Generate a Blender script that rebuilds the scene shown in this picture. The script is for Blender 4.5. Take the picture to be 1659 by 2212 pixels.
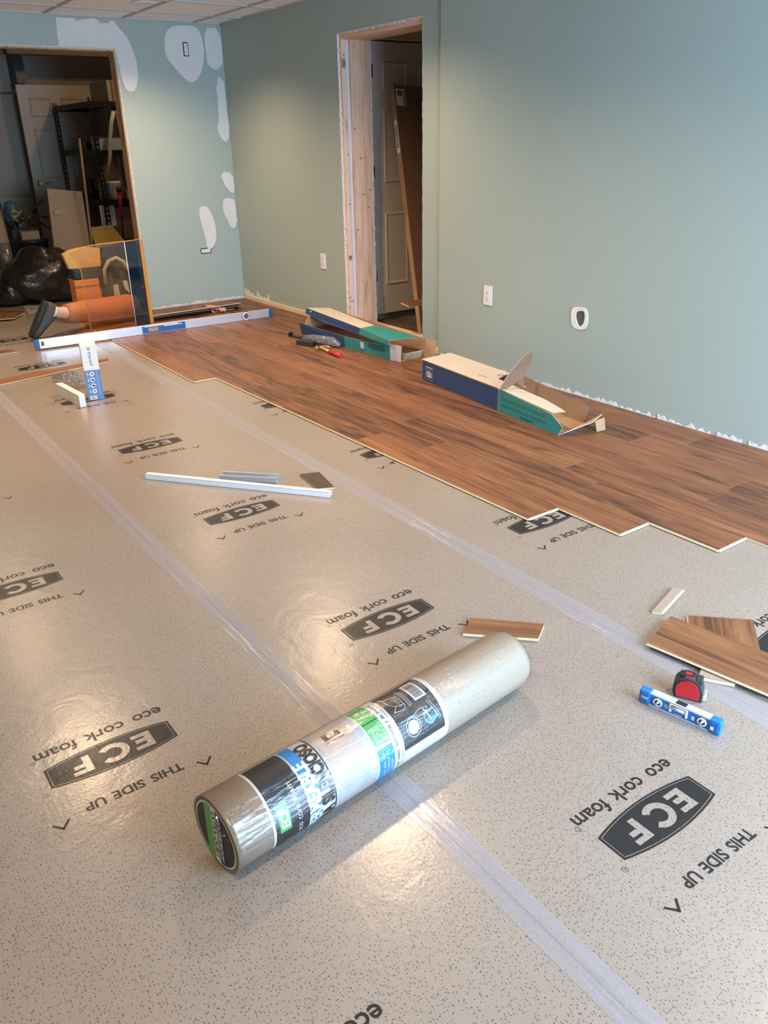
import bpy, bmesh, math, random
from mathutils import Vector, Matrix
random.seed(7)
PI = math.pi
C = bpy.context.scene.collection
for o in list(bpy.data.objects): bpy.data.objects.remove(o)

# ---------------------------------------------------------------- camera
cam_d = bpy.data.cameras.new('camera'); cam = bpy.data.objects.new('camera', cam_d); C.objects.link(cam)
cam_d.sensor_fit = 'VERTICAL'; cam_d.sensor_height = 24.0; cam_d.lens = 1755.97/2212*24.0
cam_d.clip_start = 0.05; cam_d.clip_end = 100
r_ = Vector((0.81424, -0.580174, -0.020261)); u_ = Vector((0.256579, 0.328348, 0.909041)); f_ = Vector((0.520749, 0.745376, -0.416215))
mw = Matrix((( r_.x, u_.x, -f_.x, 0), (r_.y, u_.y, -f_.y, 0), (r_.z, u_.z, -f_.z, 1.395), (0, 0, 0, 1)))
cam.matrix_world = mw
bpy.context.scene.camera = cam

# ---------------------------------------------------------------- world, lights, exposure
W = bpy.data.worlds.new('daylight'); bpy.context.scene.world = W; W.use_nodes = True
bg = W.node_tree.nodes['Background']; bg.inputs[0].default_value = (0.72, 0.84, 1.0, 1); bg.inputs[1].default_value = 0.25
vs = bpy.context.scene.view_settings
vs.view_transform = 'Standard'; vs.look = 'None'; vs.gamma = 1.0; vs.use_curve_mapping = False; vs.exposure = 0.06

def area(name, loc, to, sx, sy, watts, col):
    l = bpy.data.lights.new(name, 'AREA'); l.shape = 'RECTANGLE'; l.size = sx; l.size_y = sy; l.energy = watts; l.color = col; l.spread = math.radians(140)
    o = bpy.data.objects.new(name, l); C.objects.link(o); o.location = loc
    o.rotation_euler = (Vector(to)-Vector(loc)).to_track_quat('-Z', 'Y').to_euler(); return o
area('window_daylight', (2.2, -1.35, 1.05), (2.9, 1.5, -0.3), 2.4, 1.7, 255, (0.48, 0.72, 1.0))
WARM = (1.0, 0.715, 0.45); SPOT_W = 180
# recessed ceiling lamps (x, y), the last two added as unseen warm fill - the lamps themselves are built with the ceiling
LAMPS = [(0.80, 6.35), (0.80, 4.60), (2.60, 6.62), (2.68, 4.64), (2.05, 2.92), (-0.2, 0.3), (2.95, 0.6)]

# ---------------------------------------------------------------- materials
def newmat(name):
    m = bpy.data.materials.new(name); m.use_nodes = True
    nt = m.node_tree; return m, nt, nt.nodes['Principled BSDF']
def N(nt, t, **k):
    n = nt.nodes.new(t)
    for a, b in k.items(): setattr(n, a, b)
    return n
def pmat(name, col, rough=0.5, metal=0.0, var=0.12, vscale=8.0, bump=0.0, bscale=60.0, coat=0.0, coat_r=0.1, col2=None, stretch=None, alpha=1.0, spec=0.5, trans=0.0):
    """Principled material; colour wanders between col and col2 (or a darker col) along object-space noise."""
    m, nt, b = newmat(name); L = nt.links
    tc = N(nt, 'ShaderNodeTexCoord'); vec = tc.outputs['Object']
    if stretch:
        mp = N(nt, 'ShaderNodeMapping'); mp.inputs['Scale'].default_value = stretch; L.new(vec, mp.inputs[0]); vec = mp.outputs[0]
    nz = N(nt, 'ShaderNodeTexNoise'); nz.inputs['Scale'].default_value = vscale; nz.inputs['Detail'].default_value = 5; L.new(vec, nz.inputs[0])
    mx = N(nt, 'ShaderNodeMix', data_type='RGBA')
    c2 = col2 if col2 else tuple(c*(1-var) for c in col)
    mx.inputs['A'].default_value = (*col, 1); mx.inputs['B'].default_value = (*c2, 1)
    L.new(nz.outputs['Fac'], mx.inputs['Factor']); L.new(mx.outputs['Result'], b.inputs['Base Color'])
    b.inputs['Roughness'].default_value = rough; b.inputs['Metallic'].default_value = metal
    b.inputs['Coat Weight'].default_value = coat; b.inputs['Coat Roughness'].default_value = coat_r
    b.inputs['Specular IOR Level'].default_value = spec; b.inputs['Alpha'].default_value = alpha
    b.inputs['Transmission Weight'].default_value = trans
    if bump:
        n2 = N(nt, 'ShaderNodeTexNoise'); n2.inputs['Scale'].default_value = bscale; n2.inputs['Detail'].default_value = 4; L.new(vec, n2.inputs[0])
        bp = N(nt, 'ShaderNodeBump'); bp.inputs['Strength'].default_value = bump; bp.inputs['Distance'].default_value = 0.01
        L.new(n2.outputs['Fac'], bp.inputs['Height']); L.new(bp.outputs[0], b.inputs['Normal'])
    return m

def wood(name, dark, mid, light, rough=0.45, fine=1.0, coat=0.08, up=False):
    m, nt, b = newmat(name); L = nt.links
    tc = N(nt, 'ShaderNodeTexCoord'); oi = N(nt, 'ShaderNodeObjectInfo')
    off = N(nt, 'ShaderNodeMath', operation='MULTIPLY'); off.inputs[1].default_value = 57.0; L.new(oi.outputs['Random'], off.inputs[0])
    add = N(nt, 'ShaderNodeVectorMath', operation='ADD'); L.new(tc.outputs['Object'], add.inputs[0]); L.new(off.outputs[0], add.inputs[1])
    mp = N(nt, 'ShaderNodeMapping'); mp.inputs['Scale'].default_value = (9, 9, 1.1) if up else (13, 1.0, 13); L.new(add.outputs[0], mp.inputs[0])
    n1 = N(nt, 'ShaderNodeTexNoise'); n1.inputs['Scale'].default_value = 1.6; n1.inputs['Detail'].default_value = 7; n1.inputs['Distortion'].default_value = 1.4; L.new(mp.outputs[0], n1.inputs[0])
    mp2 = N(nt, 'ShaderNodeMapping'); mp2.inputs['Scale'].default_value = (170*fine, 170*fine, 4.5*fine) if up else (170*fine, 4.5*fine, 170*fine); L.new(add.outputs[0], mp2.inputs[0])
    n2 = N(nt, 'ShaderNodeTexNoise'); n2.inputs['Scale'].default_value = 1.0; n2.inputs['Detail'].default_value = 4; L.new(mp2.outputs[0], n2.inputs[0])
    mp3 = N(nt, 'ShaderNodeMapping'); mp3.inputs['Scale'].default_value = (14, 14, 3.2) if up else (14, 3.2, 14); L.new(add.outputs[0], mp3.inputs[0])
    n3 = N(nt, 'ShaderNodeTexNoise'); n3.inputs['Scale'].default_value = 1.0; n3.inputs['Detail'].default_value = 2; L.new(mp3.outputs[0], n3.inputs[0])
    sm = N(nt, 'ShaderNodeMix'); sm.inputs['Factor'].default_value = 0.38; L.new(n1.outputs['Fac'], sm.inputs['A']); L.new(n2.outputs['Fac'], sm.inputs['B'])
    tint = N(nt, 'ShaderNodeMapRange'); tint.inputs['To Min'].default_value = -0.07; tint.inputs['To Max'].default_value = 0.07; L.new(oi.outputs['Random'], tint.inputs['Value'])
    a2 = N(nt, 'ShaderNodeMath', operation='ADD'); L.new(sm.outputs['Result'], a2.inputs[0]); L.new(tint.outputs['Result'], a2.inputs[1])
    rp = N(nt, 'ShaderNodeValToRGB'); cr = rp.color_ramp
    cr.elements[0].position = 0.34; cr.elements[0].color = (*dark, 1); cr.elements[1].position = 0.68; cr.elements[1].color = (*light, 1)
    e = cr.elements.new(0.48); e.color = (*mid, 1); L.new(a2.outputs[0], rp.inputs[0])
    kn = N(nt, 'ShaderNodeMapRange'); kn.inputs['From Min'].default_value = 0.60; kn.inputs['From Max'].default_value = 0.74; L.new(n3.outputs['Fac'], kn.inputs['Value'])
    km = N(nt, 'ShaderNodeMath', operation='MULTIPLY'); km.inputs[1].default_value = 0.7; L.new(kn.outputs['Result'], km.inputs[0])
    mx = N(nt, 'ShaderNodeMix', data_type='RGBA'); L.new(km.outputs[0], mx.inputs['Factor']); L.new(rp.outputs[0], mx.inputs['A']); mx.inputs['B'].default_value = (*[d*0.55 for d in dark], 1)
    L.new(mx.outputs['Result'], b.inputs['Base Color'])
    b.inputs['Roughness'].default_value = rough; b.inputs['Coat Weight'].default_value = coat; b.inputs['Coat Roughness'].default_value = 0.3
    bp = N(nt, 'ShaderNodeBump'); bp.inputs['Strength'].default_value = 0.12; bp.inputs['Distance'].default_value = 0.002
    L.new(n2.outputs['Fac'], bp.inputs['Height']); L.new(bp.outputs[0], b.inputs['Normal'])
    return m

def underlay(name, base, base2, solid=False):
    """cork-foam under a clear wrinkled film: speckled, glossy"""
    m, nt, b = newmat(name); L = nt.links
    g = N(nt, 'ShaderNodeNewGeometry'); pos = g.outputs['Position']
    nz = N(nt, 'ShaderNodeTexNoise'); nz.inputs['Scale'].default_value = 2.5; nz.inputs['Detail'].default_value = 6; L.new(pos, nz.inputs[0])
    mx = N(nt, 'ShaderNodeMix', data_type='RGBA'); mx.inputs['A'].default_value = (*base, 1); mx.inputs['B'].default_value = (*base2, 1); L.new(nz.outputs['Fac'], mx.inputs['Factor'])
    col = mx.outputs['Result']
    for sc, thr, pres, dark, stv in ((135, 0.19, 0.45, (0.085, 0.075, 0.07), (1, 0.6)), (270, 0.25, 0.55, (0.17, 0.15, 0.135), (0.6, 1)), (100, 0.13, 0.60, (0.028, 0.026, 0.028), (1, 0.8))):
        wv = N(nt, 'ShaderNodeTexNoise'); wv.inputs['Scale'].default_value = 60; L.new(pos, wv.inputs[0])
        ws = N(nt, 'ShaderNodeVectorMath', operation='SCALE'); ws.inputs['Scale'].default_value = 0.006; L.new(wv.outputs['Color'], ws.inputs[0])
        av = N(nt, 'ShaderNodeVectorMath', operation='ADD'); L.new(pos, av.inputs[0]); L.new(ws.outputs[0], av.inputs[1])
        mp = N(nt, 'ShaderNodeMapping'); mp.inputs['Scale'].default_value = (sc*stv[0], sc*stv[1], sc if solid else 0.0); L.new(av.outputs[0], mp.inputs[0])
        v = N(nt, 'ShaderNodeTexVoronoi', voronoi_dimensions='3D' if solid else '2D'); v.inputs['Scale'].default_value = 1.0; L.new(mp.outputs[0], v.inputs[0])
        d = N(nt, 'ShaderNodeMapRange'); d.inputs['From Min'].default_value = thr; d.inputs['From Max'].default_value = thr*0.6; L.new(v.outputs['Distance'], d.inputs['Value'])
        sp = N(nt, 'ShaderNodeSeparateColor'); L.new(v.outputs['Color'], sp.inputs[0])
        gt = N(nt, 'ShaderNodeMath', operation='GREATER_THAN'); gt.inputs[1].default_value = pres; L.new(sp.outputs[0], gt.inputs[0])
        ml = N(nt, 'ShaderNodeMath', operation='MULTIPLY'); L.new(d.outputs['Result'], ml.inputs[0]); L.new(gt.outputs[0], ml.inputs[1])
        m2 = N(nt, 'ShaderNodeMix', data_type='RGBA'); m2.inputs['B'].default_value = (*dark, 1); L.new(col, m2.inputs['A']); L.new(ml.outputs[0], m2.inputs['Factor']); col = m2.outputs['Result']
    L.new(col, b.inputs['Base Color']); film(nt, b) if not solid else None
    return m
def film(nt, b, rough=0.45, coat=0.85):
    L = nt.links; g = N(nt, 'ShaderNodeNewGeometry'); pos = g.outputs['Position']
    b.inputs['Roughness'].default_value = rough; b.inputs['Coat Weight'].default_value = coat
    n1 = N(nt, 'ShaderNodeTexNoise'); n1.inputs['Scale'].default_value = 9; n1.inputs['Detail'].default_value = 3; n1.inputs['Distortion'].default_value = 1.0; L.new(pos, n1.inputs[0])
    n2 = N(nt, 'ShaderNodeTexNoise'); n2.inputs['Scale'].default_value = 120; n2.inputs['Detail'].default_value = 3; L.new(pos, n2.inputs[0])
    n0 = N(nt, 'ShaderNodeTexNoise'); n0.inputs['Scale'].default_value = 2.2; n0.inputs['Detail'].default_value = 1; L.new(pos, n0.inputs[0])
    rr = N(nt, 'ShaderNodeMapRange'); rr.inputs['From Min'].default_value = 0.1; rr.inputs['From Max'].default_value = 0.9; rr.inputs['To Min'].default_value = 0.17; rr.inputs['To Max'].default_value = 0.30
    L.new(n0.outputs['Fac'], rr.inputs['Value']); L.new(rr.outputs['Result'], b.inputs['Coat Roughness'])
    b0 = N(nt, 'ShaderNodeBump'); b0.inputs['Strength'].default_value = 0.5; b0.inputs['Distance'].default_value = 0.006; L.new(n0.outputs['Fac'], b0.inputs['Height'])
    b1 = N(nt, 'ShaderNodeBump'); b1.inputs['Strength'].default_value = 0.35; b1.inputs['Distance'].default_value = 0.004; L.new(n1.outputs['Fac'], b1.inputs['Height']); L.new(b0.outputs[0], b1.inputs['Normal'])
    b2 = N(nt, 'ShaderNodeBump'); b2.inputs['Strength'].default_value = 0.30; b2.inputs['Distance'].default_value = 0.0012; L.new(n2.outputs['Fac'], b2.inputs['Height']); L.new(b1.outputs[0], b2.inputs['Normal'])
    L.new(b2.outputs[0], b.inputs['Coat Normal']); L.new(b1.outputs[0], b.inputs['Normal'])
def filmmat(name, col, rough=0.4):
    m, nt, b = newmat(name); b.inputs['Base Color'].default_value = (*col, 1); film(nt, b, rough, 0.15); b.inputs['Specular IOR Level'].default_value = 0.3
    nz = N(nt, 'ShaderNodeTexNoise'); nz.inputs['Scale'].default_value = 20; mx = N(nt, 'ShaderNodeMix', data_type='RGBA')
    mx.inputs['A'].default_value = (*col, 1); mx.inputs['B'].default_value = (*[c*1.6 for c in col], 1)
    nt.links.new(nz.outputs['Fac'], mx.inputs['Factor']); nt.links.new(mx.outputs['Result'], b.inputs['Base Color']); return m
def clear(name, tint, gloss=0.12, rough=0.08, haze=0.0, hazecol=(0.8, 0.8, 0.82), bump=0.0, bscale=(1, 1, 1), bdist=0.004):
    """thin clear plastic: tinted see-through + sheen + a little milky haze"""
    m = bpy.data.materials.new(name); m.use_nodes = True; nt = m.node_tree; L = nt.links; nt.nodes.clear()
    out = N(nt, 'ShaderNodeOutputMaterial'); t = N(nt, 'ShaderNodeBsdfTransparent'); t.inputs[0].default_value = (*tint, 1)
    g = N(nt, 'ShaderNodeBsdfGlossy'); g.inputs['Roughness'].default_value = rough; d = N(nt, 'ShaderNodeBsdfDiffuse'); d.inputs[0].default_value = (*hazecol, 1)
    m1 = N(nt, 'ShaderNodeMixShader'); m1.inputs[0].default_value = haze; L.new(t.outputs[0], m1.inputs[1]); L.new(d.outputs[0], m1.inputs[2])
    fr = N(nt, 'ShaderNodeLayerWeight'); fr.inputs['Blend'].default_value = 0.25
    mr = N(nt, 'ShaderNodeMapRange'); mr.inputs['To Min'].default_value = gloss*0.5; mr.inputs['To Max'].default_value = min(1, gloss*4); L.new(fr.outputs['Fresnel'], mr.inputs['Value'])
    m2 = N(nt, 'ShaderNodeMixShader'); L.new(mr.outputs['Result'], m2.inputs[0]); L.new(m1.outputs[0], m2.inputs[1]); L.new(g.outputs[0], m2.inputs[2]); L.new(m2.outputs[0], out.inputs[0])
    if bump:
        tc = N(nt, 'ShaderNodeTexCoord'); mp = N(nt, 'ShaderNodeMapping'); mp.inputs['Scale'].default_value = bscale; L.new(tc.outputs['Object'], mp.inputs[0])
        nz = N(nt, 'ShaderNodeTexNoise'); nz.inputs['Scale'].default_value = 1.0; nz.inputs['Detail'].default_value = 5; nz.inputs['Distortion'].default_value = 0.8; L.new(mp.outputs[0], nz.inputs[0])
        b = N(nt, 'ShaderNodeBump'); b.inputs['Strength'].default_value = bump; b.inputs['Distance'].default_value = bdist; L.new(nz.outputs['Fac'], b.inputs['Height'])
        L.new(b.outputs[0], g.inputs['Normal']); L.new(b.outputs[0], d.inputs['Normal'])
    return m

M = {}
M['paint'] = pmat('sage_paint', (0.365, 0.435, 0.395), 0.55, var=0.05, vscale=1.5, bump=0.05, bscale=350)
M['plaster'] = pmat('white_joint_compound', (0.74, 0.73, 0.71), 0.8, col2=(0.62, 0.63, 0.63), vscale=9, bump=0.5, bscale=25)
M['gypsum'] = pmat('raw_gypsum_edge', (0.72, 0.70, 0.67), 0.9, var=0.25, vscale=30, bump=0.6, bscale=90)
M['tile'] = pmat('ceiling_tile', (0.90, 0.875, 0.85), 0.9, var=0.04, vscale=60, bump=0.15, bscale=300)
M['grid'] = pmat('ceiling_grid', (0.50, 0.48, 0.46), 0.6)
M['lumber'] = wood('spruce_lumber', (0.56, 0.34, 0.22), (0.72, 0.47, 0.33), (0.78, 0.55, 0.41), rough=0.7, fine=0.35, coat=0)
M['lumber_z'] = wood('spruce_stud', (0.56, 0.34, 0.22), (0.72, 0.47, 0.33), (0.78, 0.55, 0.41), rough=0.7, fine=0.35, coat=0, up=True)
M['ply_z'] = wood('plywood_jamb', (0.34, 0.20, 0.10), (0.50, 0.32, 0.17), (0.60, 0.42, 0.25), rough=0.7, fine=0.5, coat=0, up=True)
M['ply'] = wood('plywood_edge', (0.34, 0.20, 0.10), (0.50, 0.32, 0.17), (0.60, 0.42, 0.25), rough=0.7, fine=0.5, coat=0)
M['sill'] = wood('pale_sole_plate', (0.60, 0.43, 0.27), (0.70, 0.53, 0.36), (0.76, 0.62, 0.46), rough=0.75, fine=0.4, coat=0)
M['laminate'] = wood('walnut_laminate', (0.058, 0.022, 0.011), (0.17, 0.064, 0.026), (0.28, 0.120, 0.050))
M['laminate2'] = wood('brown_laminate_scrap', (0.070, 0.027, 0.011), (0.18, 0.073, 0.028), (0.28, 0.125, 0.050))
M['laminate_dark'] = wood('dark_laminate_scrap', (0.025, 0.013, 0.009), (0.06, 0.032, 0.021), (0.10, 0.055, 0.036))
M['hdf'] = pmat('fibreboard_core', (0.64, 0.52, 0.34), 0.7, var=0.15, vscale=80)
M['hdf_back'] = pmat('laminate_backing', (0.36, 0.27, 0.21), 0.6, var=0.2, vscale=40)
M['underlay'] = underlay('cork_foam_underlay', (0.305, 0.248, 0.203), (0.262, 0.211, 0.170))
M['foam3d'] = underlay('cork_foam_roll', (0.37, 0.30, 0.228), (0.315, 0.25, 0.188), True)
M['ink'] = filmmat('black_print', (0.012, 0.012, 0.013))
M['slab'] = pmat('concrete', (0.35, 0.33, 0.31), 0.8)
M['tape'] = clear('seam_tape', (0.93, 0.93, 0.95), gloss=0.13, rough=0.18, haze=0.30, hazecol=(0.62, 0.60, 0.64), bump=0.6, bscale=(60, 3.0, 30), bdist=0.006)
M['white'] = pmat('white_plastic', (0.80, 0.78, 0.76), 0.35, var=0.04)
M['black'] = pmat('black_plastic', (0.016, 0.016, 0.018), 0.4, var=0.3)
M['rubber'] = pmat('grey_black_rubber', (0.03, 0.034, 0.035), 0.6, var=0.3)
M['card'] = pmat('kraft_cardboard', (0.42, 0.26, 0.14), 0.8, var=0.15, vscale=6, bump=0.1, bscale=120)
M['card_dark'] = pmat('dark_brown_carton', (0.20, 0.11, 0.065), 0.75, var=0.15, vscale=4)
M['card_white'] = pmat('white_card', (0.78, 0.75, 0.70), 0.5, var=0.05)
M['card_cream'] = pmat('cream_carton', (0.62, 0.54, 0.45), 0.6, var=0.06)
M['blue_card'] = pmat('blue_carton', (0.028, 0.075, 0.20), 0.45, var=0.2, vscale=3)
M['teal_card'] = pmat('teal_carton', (0.035, 0.30, 0.29), 0.45, var=0.3, vscale=5)
M['sky_card'] = pmat('steel_blue_card', (0.12, 0.235, 0.47), 0.4, var=0.1)
M['greywhite'] = pmat('lilac_white_card', (0.66, 0.62, 0.66), 0.6)
M['alu'] = pmat('brushed_aluminium', (0.74, 0.75, 0.80), 0.32, 0.55, var=0.08, vscale=30)
M['galv'] = pmat('galvanised_steel', (0.62, 0.66, 0.70), 0.35, 0.55, var=0.25, vscale=40, bump=0.05)
M['blue'] = pmat('bright_blue_plastic', (0.012, 0.165, 0.53), 0.38, var=0.1)
M['blue2'] = pmat('mid_blue_plastic', (0.02, 0.14, 0.42), 0.45, var=0.25, vscale=20)
M['red'] = pmat('red_plastic', (0.48, 0.018, 0.022), 0.35, var=0.15)
M['handle'] = pmat('red_grip', (0.50, 0.02, 0.025), 0.45, var=0.1)
M['ash'] = pmat('pale_hickory', (0.62, 0.36, 0.14), 0.5, var=0.2, vscale=20)
M['brass'] = pmat('brassy_steel', (0.70, 0.50, 0.22), 0.3, 0.85, var=0.2)
M['vial'] = pmat('clear_vial', (0.55, 0.60, 0.60), 0.1, var=0.2, coat=1.0)
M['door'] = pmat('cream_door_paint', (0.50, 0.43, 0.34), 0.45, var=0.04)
M['halldoor'] = pmat('greige_door_paint', (0.62, 0.56, 0.47), 0.45, var=0.04)
M['hallwall'] = pmat('taupe_hall_paint', (0.40, 0.36, 0.30), 0.7)
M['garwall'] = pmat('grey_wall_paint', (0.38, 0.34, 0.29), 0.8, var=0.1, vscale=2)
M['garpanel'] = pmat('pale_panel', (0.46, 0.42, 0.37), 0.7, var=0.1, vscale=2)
M['garceil'] = pmat('dark_brown_ceiling', (0.17, 0.13, 0.09), 0.9, var=0.2)  # even dark brown of ceilings and beam
M['hallfloor'] = wood('hall_vinyl', (0.06, 0.035, 0.025), (0.14, 0.085, 0.06), (0.26, 0.17, 0.12), rough=0.5, fine=0.3)
M['rackmetal'] = pmat('black_rack_steel', (0.006, 0.006, 0.007), 0.5, 0.0, spec=0.25)
M['bag'] = pmat('black_bin_bag', (0.016, 0.015, 0.013), 0.36, var=0.3, bump=1.0, bscale=16, coat=0.35, coat_r=0.2)
M['stick'] = pmat('varnished_broomstick', (0.50, 0.24, 0.10), 0.4, var=0.2, stretch=(1, 1, 0.1))
M['yellow'] = pmat('mustard_padded_envelope', (0.62, 0.36, 0.05), 0.6, var=0.1)
M['green'] = pmat('green_sign', (0.02, 0.22, 0.13), 0.5)
M['orange'] = pmat('orange_cloth', (0.44, 0.155, 0.065), 0.8, var=0.18, vscale=7, bump=0.4, bscale=14)
M['orange2'] = pmat('orange_plastic', (0.62, 0.20, 0.045), 0.5, var=0.15)
M['tan'] = pmat('tan_paper', (0.58, 0.37, 0.16), 0.7, var=0.25, vscale=9, bump=0.5, bscale=12)
M['skin'] = pmat('skin', (0.62, 0.36, 0.27), 0.5, var=0.08, vscale=20)
M['shoe'] = pmat('dark_grey_shoe', (0.055, 0.056, 0.053), 0.65, var=0.4, vscale=25, bump=0.4, bscale=70)
M['sole'] = pmat('black_sole', (0.02, 0.02, 0.02), 0.7)
M['sockw'] = pmat('off_white_lining', (0.62, 0.58, 0.50), 0.8)
M['amber'] = clear('amber_acrylic', (0.98, 0.84, 0.66), gloss=0.10, rough=0.04, haze=0.03, hazecol=(0.7, 0.36, 0.1))
M['smoke'] = clear('blue_smoke_acrylic', (0.42, 0.55, 0.66), gloss=0.10, rough=0.04, haze=0.10, hazecol=(0.03, 0.10, 0.2))
M['amber_edge'] = pmat('amber_acrylic_edge', (0.72, 0.30, 0.03), 0.25, var=0.2, coat=0.6)
M['wrap'] = clear('shrink_wrap', (0.99, 0.99, 0.99), gloss=0.10, rough=0.10, haze=0.0, bump=1.0, bscale=(5, 55, 55), bdist=0.006)
M['bubble'] = clear('bubble_wrap', (0.995, 0.995, 0.99), gloss=0.22, rough=0.05, haze=0.01, bump=0.6, bscale=(40, 40, 40))
M['foilbag'] = clear('clear_bag', (0.75, 0.78, 0.82), gloss=0.35, rough=0.1, haze=0.15, bump=1.0, bscale=(30, 30, 30))
M['grey_thing'] = pmat('grey_plastic', (0.36, 0.38, 0.38), 0.45, var=0.15)
M['palegrey'] = pmat('pale_grey_fabric', (0.42, 0.47, 0.48), 0.7, var=0.1)
M['navy'] = pmat('navy_fabric', (0.014, 0.045, 0.060), 0.75, var=0.4, vscale=9)
M['tank'] = pmat('slate_blue_plastic', (0.075, 0.14, 0.18), 0.4)
M['lbl_white'] = pmat('label_white', (0.58, 0.57, 0.56), 0.45, var=0.03)
M['lbl_black'] = pmat('label_black', (0.014, 0.013, 0.015), 0.45)
M['lbl_blue'] = pmat('label_blue', (0.0, 0.23, 0.62), 0.45)
M['lbl_green'] = pmat('label_green', (0.075, 0.42, 0.10), 0.45)
M['lbl_photo'] = pmat('label_photo_grey', (0.27, 0.27, 0.33), 0.45, col2=(0.5, 0.5, 0.55), vscale=30)
M['lbl_tan'] = pmat('label_photo_tan', (0.48, 0.38, 0.32), 0.45, var=0.1)
M['lbl_wood'] = pmat('label_photo_wood', (0.60, 0.47, 0.38), 0.45, var=0.3, vscale=60)
M['kraft_core'] = pmat('foam_core_edge', (0.20, 0.17, 0.14), 0.7)
M['lens'] = newmat('lamp_lens')[0]
_b = M['lens'].node_tree.nodes['Principled BSDF']; _b.inputs['Emission Color'].default_value = (*WARM, 1); _b.inputs['Emission Strength'].default_value = 8.0
M['steel_black'] = pmat('black_hinge', (0.05, 0.045, 0.04), 0.35, 0.7)

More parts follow.
